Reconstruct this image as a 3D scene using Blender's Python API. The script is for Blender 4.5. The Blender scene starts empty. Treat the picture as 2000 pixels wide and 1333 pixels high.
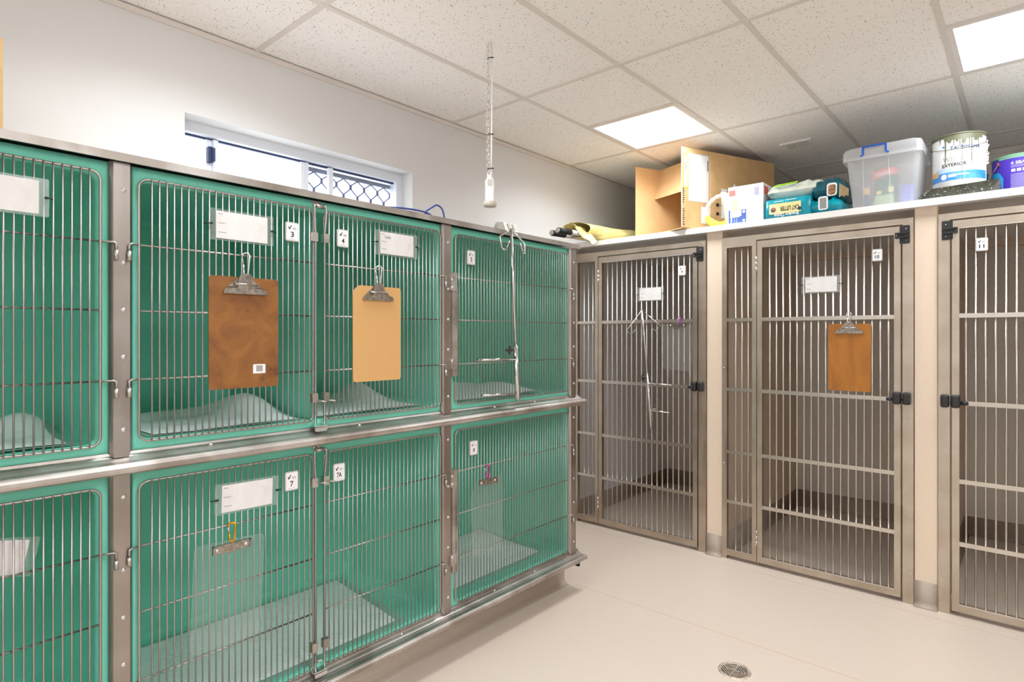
import bpy, math, random
from mathutils import Vector
random.seed(7)
scene = bpy.context.scene
col = scene.collection
# ------------------------------------------------------------------ camera, world, exposure
YAW, F_PX, HORIZON, CAM_H = 0.7221, 1154.78, 657.25, 1.40
cd = bpy.data.cameras.new('camera'); cam = bpy.data.objects.new('camera', cd); col.objects.link(cam)
cam.location = (0, 0, CAM_H); cam.rotation_euler = (math.pi/2, 0, YAW)
cd.sensor_width = 36.0; cd.sensor_fit = 'HORIZONTAL'; cd.lens = F_PX*36.0/2000.0
cd.shift_y = -(666.5-HORIZON)/2000.0; cd.clip_start = 0.02
scene.camera = cam
world = bpy.data.worlds.new('World'); scene.world = world; world.use_nodes = True
bg = world.node_tree.nodes['Background']; bg.inputs[0].default_value = (0.86, 0.93, 1.0, 1); bg.inputs[1].default_value = 2.6
vs = scene.view_settings
vs.view_transform = 'Standard'; vs.look = 'None'; vs.gamma = 1.0; vs.use_curve_mapping = False
vs.exposure = 0.54
PANEL_STRENGTH, PANEL_WATTS, PANEL_SPREAD = 2.6, 12.0, 148.0    # glow of the diffuser, light thrown by each panel, its beam angle
# ------------------------------------------------------------------ materials
def L(r, g, b):
    f = lambda c: (c/255/12.92) if c/255 <= .04045 else ((c/255+.055)/1.055)**2.4
    return (f(r), f(g), f(b), 1)
MATS = {}
def mat(name, rgb, rough=.5, metal=0.0, vary=None, speck=None, bump=None, emit=None, coat=0, trans=0, brushed=None, spec=None):
    m = bpy.data.materials.new(name); m.use_nodes = True; nt = m.node_tree; N = nt.nodes; K = nt.links
    P = N['Principled BSDF']; base = L(*rgb)
    P.inputs['Base Color'].default_value = base; P.inputs['Roughness'].default_value = rough; P.inputs['Metallic'].default_value = metal
    if coat: P.inputs['Coat Weight'].default_value = coat
    if spec is not None: P.inputs['Specular IOR Level'].default_value = spec
    tc = N.new('ShaderNodeTexCoord'); out = None
    def noise(scale, detail=3, dist=0, stretch=None):
        n = N.new('ShaderNodeTexNoise'); n.inputs['Scale'].default_value = scale; n.inputs['Detail'].default_value = detail; n.inputs['Distortion'].default_value = dist
        if stretch:
            mp = N.new('ShaderNodeMapping'); mp.inputs['Scale'].default_value = stretch; K.new(tc.outputs['Object'], mp.inputs[0]); K.new(mp.outputs[0], n.inputs['Vector'])
        else: K.new(tc.outputs['Object'], n.inputs['Vector'])
        return n
    def mix(a, b, fac):
        x = N.new('ShaderNodeMix'); x.data_type = 'RGBA'
        if isinstance(a, tuple): x.inputs[6].default_value = a
        else: K.new(a, x.inputs[6])
        if isinstance(b, tuple): x.inputs[7].default_value = b
        else: K.new(b, x.inputs[7])
        K.new(fac, x.inputs[0]); return x.outputs[2]
    def ramp(src, p0, p1, v1=1.0):
        r = N.new('ShaderNodeMapRange'); r.inputs[1].default_value = p0; r.inputs[2].default_value = p1; r.inputs[4].default_value = v1
        K.new(src, r.inputs[0]); return r.outputs[0]
    if vary:
        rgb2, scale, dist = vary[:3]; n = noise(scale, 5, dist, vary[3] if len(vary) > 3 else None)
        out = mix(base, L(*rgb2), ramp(n.outputs[0], .35, .65))
    for sp in ([speck] if isinstance(speck, tuple) else (speck or [])):
        rgb2, scale, p0, p1, amt = sp; n = noise(scale, 2)
        out = mix(out if out is not None else base, L(*rgb2), ramp(n.outputs[0], p0, p1, amt))
    if out is not None: K.new(out, P.inputs['Base Color'])
    if brushed:
        n = noise(brushed[0], 2, 0, brushed[1]); K.new(ramp(n.outputs[0], .2, .8), P.inputs['Roughness'])
        mr = N[-1]; mr.inputs[3].default_value = rough-.08; mr.inputs[4].default_value = rough+.12
    if bump:
        n = noise(bump[0], 4); b = N.new('ShaderNodeBump'); b.inputs['Strength'].default_value = bump[1]; b.inputs['Distance'].default_value = bump[2] if len(bump) > 2 else .002
        K.new(n.outputs[0], b.inputs['Height']); K.new(b.outputs[0], P.inputs['Normal'])
    if emit:
        P.inputs['Emission Color'].default_value = (*emit[0], 1); P.inputs['Emission Strength'].default_value = emit[1]
    if trans: P.inputs['Transmission Weight'].default_value = trans
    MATS[name] = m; return m
def film(name, rgb, opac, rough=.15, gloss=.12):
    """thin clear or milky plastic: part transparent, part tinted diffuse, a little gloss"""
    m = bpy.data.materials.new(name); m.use_nodes = True; nt = m.node_tree; N = nt.nodes; K = nt.links
    N.remove(N['Principled BSDF']); o = N['Material Output']
    t = N.new('ShaderNodeBsdfTransparent'); d = N.new('ShaderNodeBsdfDiffuse'); d.inputs[0].default_value = L(*rgb)
    tl = N.new('ShaderNodeBsdfTranslucent'); tl.inputs[0].default_value = L(*rgb)
    ad = N.new('ShaderNodeMixShader'); ad.inputs[0].default_value = .4; K.new(d.outputs[0], ad.inputs[1]); K.new(tl.outputs[0], ad.inputs[2])
    g = N.new('ShaderNodeBsdfGlossy'); g.inputs['Roughness'].default_value = rough
    m1 = N.new('ShaderNodeMixShader'); m1.inputs[0].default_value = opac; K.new(t.outputs[0], m1.inputs[1]); K.new(ad.outputs[0], m1.inputs[2])
    lw = N.new('ShaderNodeLayerWeight'); pw_ = N.new('ShaderNodeMath'); pw_.operation = 'POWER'; pw_.inputs[1].default_value = 4; K.new(lw.outputs['Facing'], pw_.inputs[0])
    mu = N.new('ShaderNodeMath'); mu.operation = 'MULTIPLY_ADD'; mu.inputs[1].default_value = .5; mu.inputs[2].default_value = gloss*.35; K.new(pw_.outputs[0], mu.inputs[0])
    m2 = N.new('ShaderNodeMixShader'); K.new(mu.outputs[0], m2.inputs[0]); K.new(m1.outputs[0], m2.inputs[1]); K.new(g.outputs[0], m2.inputs[2])
    K.new(m2.outputs[0], o.inputs[0]); MATS[name] = m; return m
def tile_mat():
    m = mat('ceiling_tile', (250, 246, 241), .9); nt = m.node_tree; N = nt.nodes; K = nt.links; P = N['Principled BSDF']
    tc = [n for n in N if n.type == 'TEX_COORD'][0]; cur = None
    # pinholes: small dots in about half of the cells of two voronoi layers
    for sc, rad, keep in ((75, .17, .5), (125, .15, .5)):
        v = N.new('ShaderNodeTexVoronoi'); v.inputs['Scale'].default_value = sc; K.new(tc.outputs['Object'], v.inputs['Vector'])
        lt = N.new('ShaderNodeMath'); lt.operation = 'LESS_THAN'; lt.inputs[1].default_value = rad; K.new(v.outputs['Distance'], lt.inputs[0])
        sx = N.new('ShaderNodeSeparateXYZ'); K.new(v.outputs['Color'], sx.inputs[0])
        l2 = N.new('ShaderNodeMath'); l2.operation = 'LESS_THAN'; l2.inputs[1].default_value = keep; K.new(sx.outputs[0], l2.inputs[0])
        mu = N.new('ShaderNodeMath'); mu.operation = 'MULTIPLY'; K.new(lt.outputs[0], mu.inputs[0]); K.new(l2.outputs[0], mu.inputs[1])
        if cur is None: cur = mu
        else:
            mx = N.new('ShaderNodeMath'); mx.operation = 'MAXIMUM'; K.new(cur.outputs[0], mx.inputs[0]); K.new(mu.outputs[0], mx.inputs[1]); cur = mx
    x = N.new('ShaderNodeMix'); x.data_type = 'RGBA'; x.inputs[6].default_value = L(250, 246, 241); x.inputs[7].default_value = L(84, 76, 70)
    K.new(cur.outputs[0], x.inputs[0]); K.new(x.outputs[2], P.inputs['Base Color'])
tile_mat()
mat('wall_paint', (222, 220, 218), .7, bump=(180, .04))
mat('rear_paint', (226, 217, 207), .7, bump=(180, .04))
mat('tee', (224, 216, 208), .5)
mat('floor_vinyl', (203, 187, 173), .42, speck=[((180, 158, 140), 420, .56, .66, .8), ((222, 210, 198), 520, .58, .66, .7)], bump=(500, .05))
mat('kennel_vinyl', (229, 209, 188), .55, speck=[((196, 172, 150), 380, .57, .66, .8)], bump=(400, .03))
mat('skirt_vinyl', (172, 156, 142), .5, speck=[((112, 96, 84), 330, .56, .66, .9)])
mat('seam', (196, 160, 125), .5)
mat('green_gel', (127, 216, 192), .5, spec=.25)
mat('steel', (204, 197, 192), .4, 1.0, brushed=(30, (1, 60, 1)), vary=((160, 150, 142), 5, .5))
mat('steel_post', (172, 163, 157), .36, 1.0, brushed=(30, (1, 1, .05)), vary=((152, 142, 134), 4, .5))
mat('wire', (174, 166, 160), .36, 1.0)
mat('chrome', (215, 213, 212), .14, 1.0)
mat('alu', (202, 191, 177), .38, 1.0, brushed=(60, (1, 1, .04)), vary=((184, 171, 155), 6, .4))
mat('alu_bar', (206, 199, 190), .3, 1.0)
mat('black_plastic', (38, 37, 39), .45)
mat('black_rubber', (22, 22, 23), .6)
mat('shelf_white', (240, 237, 233), .4)
mat('white_paper', (240, 238, 237), .6)
mat('card_paper', (234, 231, 230), .5, vary=((224, 219, 216), 14, .6))
mat('ink', (30, 28, 32), .6)
mat('grey_ink', (120, 116, 116), .6)
mat('plate_white', (238, 236, 236), .3)
mat('plate_rim', (196, 190, 182), .4)
film('clear_sleeve', (235, 240, 238), .17, .12, .1)
film('clear_board', (225, 232, 228), .075, .06, .05)
film('glass', (235, 245, 250), .03, .02, .1)
film('milky_plastic', (246, 246, 248), .46, .2, .1)
film('pad_film', (196, 228, 216), .8, .3, .06)
mat('hardboard_dark', (150, 96, 40), .55, vary=((122, 74, 31), 12, .9), speck=[((186, 128, 62), 260, .6, .72, .4), ((82, 46, 20), 14, .62, .7, .55)])
mat('hardboard_light', (212, 164, 104), .6, speck=[((190, 138, 80), 300, .58, .7, .5)])
mat('hardboard_amber', (176, 112, 36), .5, vary=((150, 90, 28), 12, .8, (1, 1, .3)), speck=[((200, 140, 62), 200, .6, .72, .5)])
mat('clip_metal', (180, 172, 162), .38, 1.0, vary=((140, 130, 120), 60, .5))
mat('gold', (235, 165, 20), .25, 1.0)
mat('magenta', (205, 25, 130), .3, .6)
mat('violet', (170, 80, 200), .3, .5)
mat('pad', (242, 247, 245), .85, bump=(70, .9, .005))
mat('cardboard', (212, 174, 124), .75, vary=((202, 162, 110), 12, .4))
mat('cardboard_in', (224, 186, 136), .8, vary=((216, 176, 124), 9, .4))
mat('cardboard_edge', (228, 205, 170), .9)
mat('tape_yellow', (245, 178, 50), .4)
mat('carton_white', (244, 242, 241), .4)
mat('red_print', (236, 110, 104), .5)
mat('blue_print', (72, 100, 168), .5)
mat('beige_print', (236, 226, 212), .5)
mat('lilac_print', (166, 158, 196), .5)
mat('teal_bag', (0, 168, 184), .3, vary=((0, 142, 162), 16, .8), bump=(22, .5, .006))
mat('teal_dark', (10, 98, 112), .3, vary=((8, 76, 92), 12, .8), bump=(22, .5, .006))
mat('white_bag', (232, 233, 224), .35, vary=((205, 214, 196), 9, .8), bump=(20, .5, .006))
mat('lime', (150, 205, 30), .4)
mat('cream_print', (240, 226, 160), .5)
mat('fur_print', (176, 130, 92), .6, vary=((110, 74, 50), 60, .5))
mat('blue_clip', (28, 92, 205), .35)
mat('red_bag', (232, 100, 95), .5)
mat('dark_green', (60, 112, 92), .5)
mat('pale_green', (176, 206, 156), .5)
mat('navy', (40, 70, 110), .4)
mat('peach', (232, 186, 132), .5)
mat('violet_blue', (110, 118, 205), .5)
mat('can_white', (243, 242, 241), .3)
mat('can_blue', (44, 128, 212), .35, vary=((98, 160, 222), 14, .6))
mat('can_sky', (176, 206, 236), .35, vary=((214, 196, 214), 10, .6))
mat('tan_print', (226, 186, 120), .5)
mat('olive_paint', (112, 112, 88), .4, vary=((92, 94, 72), 18, .6))
mat('grey_print', (168, 164, 162), .5)
mat('tray', (78, 80, 66), .5, vary=((58, 58, 48), 18, .6), speck=[((214, 216, 196), 120, .63, .67, .9)])
mat('tin_purple', (84, 62, 188), .35)
mat('tin_blue', (40, 160, 226), .35)
mat('tin_green', (128, 176, 146), .35)
mat('brass', (170, 110, 80), .4, .6)
mat('yellow_canvas', (240, 228, 160), .6, vary=((230, 212, 128), 10, .5), bump=(60, .2))
mat('pole_grey', (206, 201, 196), .35)
mat('ring_white', (240, 230, 215), .8, bump=(60, .6, .004))
mat('ring_cream', (220, 194, 158), .8, bump=(40, .5, .004))
mat('ring_yellow', (244, 204, 62), .7, speck=[((130, 140, 40), 55, .58, .66, .8)])
mat('socket_white', (236, 232, 226), .35)
mat('socket_grey', (196, 190, 178), .4)
mat('cord_white', (240, 236, 230), .5)
mat('cable_blue', (52, 74, 150), .4)
mat('window_white', (232, 236, 244), .35)
mat('window_grey', (120, 128, 150), .4, .3)
mat('mesh_steel', (52, 66, 128), .5)
mat('track_dark', (40, 56, 96), .5)
mat('diffuser', (255, 255, 255), .5, emit=((.95, .98, 1.0), PANEL_STRENGTH))
mat('light_rim', (232, 226, 220), .45)
mat('vent_white', (244, 240, 236), .5)
mat('dark_void', (24, 20, 17), .8)
mat('drain_steel', (206, 194, 182), .45, .5, vary=((170, 150, 132), 60, .4))
# ------------------------------------------------------------------ geometry helpers
class Fr:
    def __init__(s, o, u=(1,0,0), v=(0,1,0), w=(0,0,1)): s.o, s.u, s.v, s.w = Vector(o), Vector(u), Vector(v), Vector(w)
    def p(s, a, b, c=0): return s.o + s.u*a + s.v*b + s.w*c
W = Fr((0,0,0))
XF, YK = -1.9236, 3.69
CF = Fr((XF,0,0), (0,1,0), (0,0,1), (1,0,0))       # cage front: a = along wall, b = height, c = towards the room
KF = Fr((0,YK,0), (1,0,0), (0,0,1), (0,-1,0))      # kennel front: a = along it, b = height, c = towards the room
ORG = {}
TXT = {}
def text_data(s, bold=0):
    key = s; s = s.strip('*')
    if key not in TXT:
        cu = bpy.data.curves.new('t', 'FONT'); cu.body = s; cu.size = 1.0; cu.resolution_u = 3; cu.offset = .022 if key.endswith('*') else 0
        ob = bpy.data.objects.new('t', cu); me = bpy.data.meshes.new_from_object(ob)
        vv = [v.co.copy() for v in me.vertices]; ff = [tuple(p.vertices) for p in me.polygons]
        bpy.data.objects.remove(ob); bpy.data.curves.remove(cu); bpy.data.meshes.remove(me)
        x0 = min(v.x for v in vv); x1 = max(v.x for v in vv); y0 = min(v.y for v in vv); y1 = max(v.y for v in vv)
        TXT[key] = ([(v.x-x0, v.y-y0) for v in vv], ff, x1-x0, y1-y0)
    return TXT[key]
class MB:
    def __init__(s): s.v, s.f, s.sm = [], [], []
    def add(s, vv, ff, smooth=False):
        b = len(s.v); s.v += [Vector(p) for p in vv]; s.f += [tuple(i+b for i in f) for f in ff]; s.sm += [smooth]*len(ff); return s
    def box(s, a0, a1, b0, b1, c0, c1, F=W):
        P = [F.p(a, b, c) for c in (c0, c1) for b in (b0, b1) for a in (a0, a1)]
        return s.add(P, [(0,2,3,1),(4,5,7,6),(0,1,5,4),(2,6,7,3),(0,4,6,2),(1,3,7,5)])
    def prism(s, poly, c0, c1, F=W, smooth=False):
        n = len(poly); P = [F.p(a, b, c0) for a, b in poly]+[F.p(a, b, c1) for a, b in poly]
        s.add(P, [tuple(range(n))[::-1], tuple(range(n, 2*n))]); b = len(s.v)-2*n
        s.f += [(b+i, b+(i+1) % n, b+n+(i+1) % n, b+n+i) for i in range(n)]; s.sm += [smooth]*n; return s
    def rbox(s, a0, a1, b0, b1, c0, c1, r, F=W, n=4): return s.prism(rrect(a0, a1, b0, b1, r, n), c0, c1, F)
    def tube(s, pts, r, n=8, F=None, caps=True, closed=False, r2=None):
        pts = [Vector(F.p(*p)) if F else Vector(p) for p in pts]; m = len(pts); rings = []
        nrm = None
        for i, p in enumerate(pts):
            if closed: t = pts[(i+1) % m]-pts[i-1]
            else: t = (pts[min(i+1, m-1)]-pts[max(i-1, 0)])
            t.normalize()
            if nrm is None:
                nrm = t.orthogonal().normalized()
            else:
                nrm = nrm - t*nrm.dot(t)
                nrm = nrm.normalized() if nrm.length > 1e-6 else t.orthogonal().normalized()
            bn = t.cross(nrm); rr = r[i] if isinstance(r, (list, tuple)) else r; r3 = rr if r2 is None else (r2[i] if isinstance(r2, (list, tuple)) else r2)
            rings.append([p + nrm*rr*math.cos(2*math.pi*k/n) + bn*r3*math.sin(2*math.pi*k/n) for k in range(n)])
        b = len(s.v); s.v += [q for R in rings for q in R]
        for i in range(m if closed else m-1):
            j = (i+1) % m
            for k in range(n): s.f.append((b+i*n+k, b+i*n+(k+1) % n, b+j*n+(k+1) % n, b+j*n+k)); s.sm.append(True)
        if caps and not closed:
            s.f += [tuple(b+k for k in range(n))[::-1], tuple(b+(m-1)*n+k for k in range(n))]; s.sm += [False, False]
        return s
    def lathe(s, prof, cx=0, cy=0, n=24, F=W, a0=0, a1=2*math.pi, smooth=True):
        full = abs(a1-a0-2*math.pi) < 1e-6; m = n if full else n+1; b = len(s.v)
        for r, z in prof:
            for k in range(m):
                t = a0+(a1-a0)*k/n; s.v.append(F.p(cx+r*math.cos(t), cy+r*math.sin(t), z))
        for i in range(len(prof)-1):
            for k in range(n):
                k2 = (k+1) % m; s.f.append((b+i*m+k, b+i*m+k2, b+(i+1)*m+k2, b+(i+1)*m+k)); s.sm.append(smooth)
        return s
    def disc(s, r, z, cx=0, cy=0, n=24, F=W):
        return s.add([F.p(cx+r*math.cos(2*math.pi*k/n), cy+r*math.sin(2*math.pi*k/n), z) for k in range(n)], [tuple(range(n))])
    def text(s, t, a, b, h, c, F, align='c', rot=0, width=None, bend=None):
        vv, ff, w, hh = text_data(t); k = h/hh; kx = (width/w) if width else k
        ca, sa = math.cos(rot), math.sin(rot); out = []
        for x, y in vv:
            x = x*kx - (w*kx/2 if align == 'c' else (w*kx if align == 'r' else 0)); y = y*k - hh*k/2
            X, Y = a+x*ca-y*sa, b+x*sa+y*ca
            out.append(bend(X, Y, c) if bend else F.p(X, Y, c))
        return s.add(out, ff)
    def loops(s, rings, cap0=False, cap1=True, smooth=True):
        n = len(rings[0]); b = len(s.v); s.v += [Vector(p) for R in rings for p in R]
        for i in range(len(rings)-1):
            for k in range(n): s.f.append((b+i*n+k, b+i*n+(k+1) % n, b+(i+1)*n+(k+1) % n, b+(i+1)*n+k)); s.sm.append(smooth)
        if cap1: s.f.append(tuple(b+(len(rings)-1)*n+k for k in range(n))); s.sm.append(False)
        if cap0: s.f.append(tuple(b+k for k in range(n))[::-1]); s.sm.append(False)
        return s
    def grid(s, fn, nu, nv, smooth=True):
        b = len(s.v); s.v += [Vector(fn(i/nu, j/nv)) for j in range(nv+1) for i in range(nu+1)]
        for j in range(nv):
            for i in range(nu): q = b+j*(nu+1)+i; s.f.append((q, q+1, q+nu+2, q+nu+1)); s.sm.append(smooth)
        return s
    def mesh(s, name, org):
        me = bpy.data.meshes.new(name); me.from_pydata([tuple(p-org) for p in s.v], [], s.f)
        me.polygons.foreach_set('use_smooth', s.sm); me.update(); return me
    def build(s, name, m, parent=None, label=None):
        if parent is not None: org = ORG[parent.name]
        else:
            xs, ys, zs = zip(*[(p.x, p.y, p.z) for p in s.v]); org = Vector(((min(xs)+max(xs))/2, (min(ys)+max(ys))/2, min(zs)))
        me = s.mesh(name, org); me.materials.append(MATS[m])
        o = bpy.data.objects.new(name, me); col.objects.link(o); ORG[o.name] = org.copy()
        if parent is not None: o.parent = parent
        else: o.location = org
        if label: o['label'] = label
        return o
def rrect(a0, a1, b0, b1, r, n=4):
    out = []
    for cx, cy, t0 in ((a1-r, b1-r, 0), (a0+r, b1-r, 1), (a0+r, b0+r, 2), (a1-r, b0+r, 3)):
        for k in range(n+1): t = (t0+k/n)*math.pi/2; out.append((cx+r*math.cos(t), cy+r*math.sin(t)))
    return out
def inst(me, name, parent, loc, m=None):
    """one more object on shared mesh data, at a world location"""
    o = bpy.data.objects.new(name, me); col.objects.link(o); loc = Vector(loc)
    if parent is not None: o.parent = parent; o.location = loc-ORG[parent.name]
    else: o.location = loc
    ORG[o.name] = loc; return o
def shared(mb, m, name='part'):
    me = mb.mesh(name, Vector((0,0,0))); me.materials.append(MATS[m]); return me
def thing(name, loc, label, cat, group=None):
    o = bpy.data.objects.new(name, None); o.empty_display_size = .05; col.objects.link(o); o.location = loc; ORG[o.name] = Vector(loc)
    o['label'] = label; o['category'] = cat
    if group: o['group'] = group
    return o
def tag(o, label, cat, group=None):
    o['label'] = label; o['category'] = cat
    if group: o['group'] = group
    return o
def struct(o, label=None, cat=None):
    o['kind'] = 'structure'
    if label: o['label'] = label
    if cat: o['category'] = cat
    return o
# ------------------------------------------------------------------ the room
WX, RX, RY, FY, ZC = -2.645, 1.515, 5.265, -1.755, 2.69
WIN = (.945, 2.147, 1.96, 2.332)                                     # opening in the left wall: y0, y1, z0, z1
struct(MB().box(WX-.25, RX+.2, FY-.2, RY+.2, -.1, 0).build('floor', 'floor_vinyl'), 'beige speckled vinyl floor', 'floor')
fl = bpy.data.objects['floor']
MB().box(-1.93, RX, 2.737, 2.7395, 0, .0005).build('seam', 'seam', fl)
MB().box(-2.6, RX, 3.585, 3.587, 0, .0005).build('seam', 'seam', fl)
mb = MB()
mb.box(WX-.2, WX, FY-.2, WIN[0], 0, ZC+.05).box(WX-.2, WX, WIN[1], RY+.2, 0, ZC+.05).box(WX-.2, WX, WIN[0], WIN[1], 0, WIN[2]).box(WX-.2, WX, WIN[0], WIN[1], WIN[3], ZC+.05)
struct(mb.build('wall_left', 'wall_paint'), 'white painted wall with the window behind the cages', 'wall')
struct(MB().box(WX-.2, RX+.2, RY, RY+.2, 0, ZC+.05).build('wall_back', 'rear_paint'), 'pale beige rear wall behind the kennels', 'wall')
struct(MB().box(RX, RX+.2, FY-.2, RY, 0, ZC+.05).build('wall_right', 'wall_paint'), 'white side wall beyond the kennels', 'wall')
struct(MB().box(WX, RX, FY-.2, FY, 0, ZC+.05).build('wall_front', 'wall_paint'), 'white wall behind the viewer', 'wall')
struct(MB().box(WX, WX+.012, FY, RY, ZC-.022, ZC).build('trim_1', 'tee'), 'pale metal angle along the top of the white wall', 'trim')
struct(MB().box(WX, RX, RY-.012, RY, ZC-.03, ZC).build('trim_2', 'tee'), 'grey metal angle along the top of the rear wall', 'trim')
# suspended ceiling: backing, tees, tiles
ceil = struct(MB().box(WX-.2, RX+.2, FY-.2, RY+.2, ZC+.03, ZC+.1).build('ceiling', 'tee'), 'white suspended tile ceiling', 'ceiling')
GX = [WX, -2.075, -1.48, -.885, -.285, .315, .915, RX]
GY = [FY, -1.155, .045, 1.246, 2.450, 3.655, 4.860, RY]
T = .0115
for x in GX[1:-1]: MB().box(x-T, x+T, FY, RY, ZC, ZC+.012).build('ceiling_tee', 'tee', ceil)
LIGHTS = []
tile_cache = {}
def tile(x0, x1, y0, y1):
    k = (round(x1-x0, 3), round(y1-y0, 3))
    if k not in tile_cache: tile_cache[k] = shared(MB().box(-k[0]/2, k[0]/2, -k[1]/2, k[1]/2, 0, .014), 'ceiling_tile', 'ceiling_tile')
    inst(tile_cache[k], 'ceiling_tile', ceil, ((x0+x1)/2, (y0+y1)/2, ZC+.006))
for i in range(len(GX)-1):
    x0, x1 = GX[i], GX[i+1]
    for j in range(len(GY)-1):
        y0, y1 = GY[j], GY[j+1]
        if j: MB().box(x0+T, x1-T, y0-T, y0+T, ZC+.0005, ZC+.0125).build('ceiling_tee', 'tee', ceil)
        if (i in (1, 4) and j in (2, 4)) or (i in (1, 4) and j == 0) or (i == 6 and j in (0, 2)):  # panels in the right-hand column are unseen, added for more light on the cages
            ym = y1-.6; MB().box(x0+T, x1-T, ym-T, ym+T, ZC+.0005, ZC+.0125).build('ceiling_tee', 'tee', ceil)
            LIGHTS.append((x0, x1, ym, y1, i, j))
            if ym-y0 > .1: tile(x0, x1, y0, ym)
        else: tile(x0, x1, y0, y1)
lab = {(1, 4): 'square LED ceiling panel above the open cardboard box', (4, 4): 'square LED ceiling panel above the paint tins at the right',
       (1, 2): 'LED ceiling panel at the top edge above the window', (4, 2): 'LED ceiling panel just in front of the viewer, out of the picture', (6, 2): 'LED ceiling panel to the right of the viewer, out of the picture',
       (1, 0): 'LED ceiling panel behind the viewer beside the cages', (4, 0): 'LED ceiling panel straight behind the viewer', (6, 0): 'LED ceiling panel behind the viewer to the right'}
for x0, x1, y0, y1, i, j in LIGHTS:
    t = thing('ceiling_light', ((x0+x1)/2, (y0+y1)/2, ZC), lab.get((i, j), 'square LED ceiling panel outside the picture'), 'ceiling light', 'LED ceiling panels')
    a, b, c, d = x0+T, x1-T, y0+T, y1-T; e = .022; m = MB()
    for bx in ((a, b, c, c+e), (a, b, d-e, d), (a, a+e, c+e, d-e), (b-e, b, c+e, d-e)): m.box(*bx, ZC+.001, ZC+.014)
    m.build('rim', 'light_rim', t); MB().box(a+e, b-e, c+e, d-e, ZC+.004, ZC+.010).build('diffuser', 'diffuser', t)
    ld = bpy.data.lights.new('panel_lamp', 'AREA'); ld.shape = 'RECTANGLE'; ld.size = b-a-2*e; ld.size_y = d-c-2*e; ld.energy = PANEL_WATTS; ld.spread = math.radians(PANEL_SPREAD); ld.color = (.90, .955, 1.0)
    lo_ = bpy.data.objects.new('panel_lamp', ld); col.objects.link(lo_); lo_.parent = t; lo_.location = (0, 0, .003)
# small ceiling vent
t = thing('ceiling_vent', (-1.184, 4.28, ZC), 'small square white vent in the ceiling above the litter bags', 'vent')
m = MB()
for bx in ((-1.282, -1.086, 4.182, 4.21), (-1.282, -1.086, 4.352, 4.38), (-1.282, -1.25, 4.21, 4.352), (-1.118, -1.086, 4.21, 4.352)): m.box(*bx, ZC-.004, ZC+.006)
m.build('vent_frame', 'vent_white', t); MB().box(-1.25, -1.118, 4.21, 4.352, ZC+.001, ZC+.006).build('backing', 'tee', t)
for k in range(9): MB().box(-1.246+k*.0145, -1.239+k*.0145, 4.21, 4.352, ZC-.003, ZC+.001).build('slat', 'vent_white', t)
# window in the left wall
win = MB(); y0, y1, z0, z1 = WIN; XW = -2.76
for bx in ((y0, y1, z1-.045, z1), (y0, y1, z0, z0+.04), (y0, y0+.035, z0+.04, z1-.045), (y1-.04, y1, z0+.04, z1-.045)): win.box(XW-.06, XW+.02, *bx)
win = win.build('window_1', 'window_white'); struct(win, 'white aluminium sliding window with a diamond grille above the cages', 'window')
MB().box(XW-.02, XW-.008, y0+.035, y1-.04, z1-.053, z1-.045).build('track', 'track_dark', win)
def sash(Y, w, x0, x1): return MB().box(x0, x1, Y, Y+w, z0+.04, z1-.053).build('stile', 'window_white', win)
sash(1.075, .024, XW-.03, XW-.005); sash(1.101, .021, XW-.012, XW+.012); sash(1.530, .020, XW-.03, XW+.0); sash(1.551, .016, XW-.012, XW+.006); sash(1.680, .024, XW-.012, XW+.01)
MB().rbox(1.078, 1.098, 2.175, 2.245, 0, .02, .004, Fr((XW-.005,0,0), (0,1,0), (0,0,1), (1,0,0))).rbox(1.092, 1.104, 2.18, 2.24, .018, .03, .003, Fr((XW-.005,0,0), (0,1,0), (0,0,1), (1,0,0))).build('sash_lock', 'track_dark', win)
for a, b in ((y0+.035, 1.075), (1.122, 1.53), (1.567, 1.68), (1.704, y1-.04)): MB().box(XW-.024, XW-.020, a, b, z0+.04, z1-.053).build('pane', 'glass', win)
m = MB(); xs = XW-.045
for bx in ((1.567, 2.128, z1-.078, z1-.056), (1.567, 1.583, z0+.04, z1-.078), (2.110, 2.128, z0+.04, z1-.078)): m.box(xs-.01, xs+.006, *bx)
m.build('screen_frame', 'window_grey', win)
pw, ph, js = .088, .112, .020
for k in range(14):                                                   # each zigzag rod of the diamond grille
    yb = 1.56+k*pw/2; pts = []; z = z1-.078; side = 1 if k % 2 else -1; zz = z1-.05
    if yb > 2.11: continue
    s = side
    while zz > z0+.02:
        yy = min(max(yb+s*pw/4*.94, 1.572), 2.118); pts += [(xs, yy, min(zz, z)), (xs, yy, min(zz-js, z))]; zz -= ph/2; s = -s
    m = MB(); 
    for q in range(len(pts)-1):
        if (Vector(pts[q])-Vector(pts[q+1])).length > 1e-5: m.tube([pts[q], pts[q+1]], .0062 if q % 2 == 0 else .0036, 6)
    m.build('grille_rod', 'mesh_steel', win)
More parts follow.
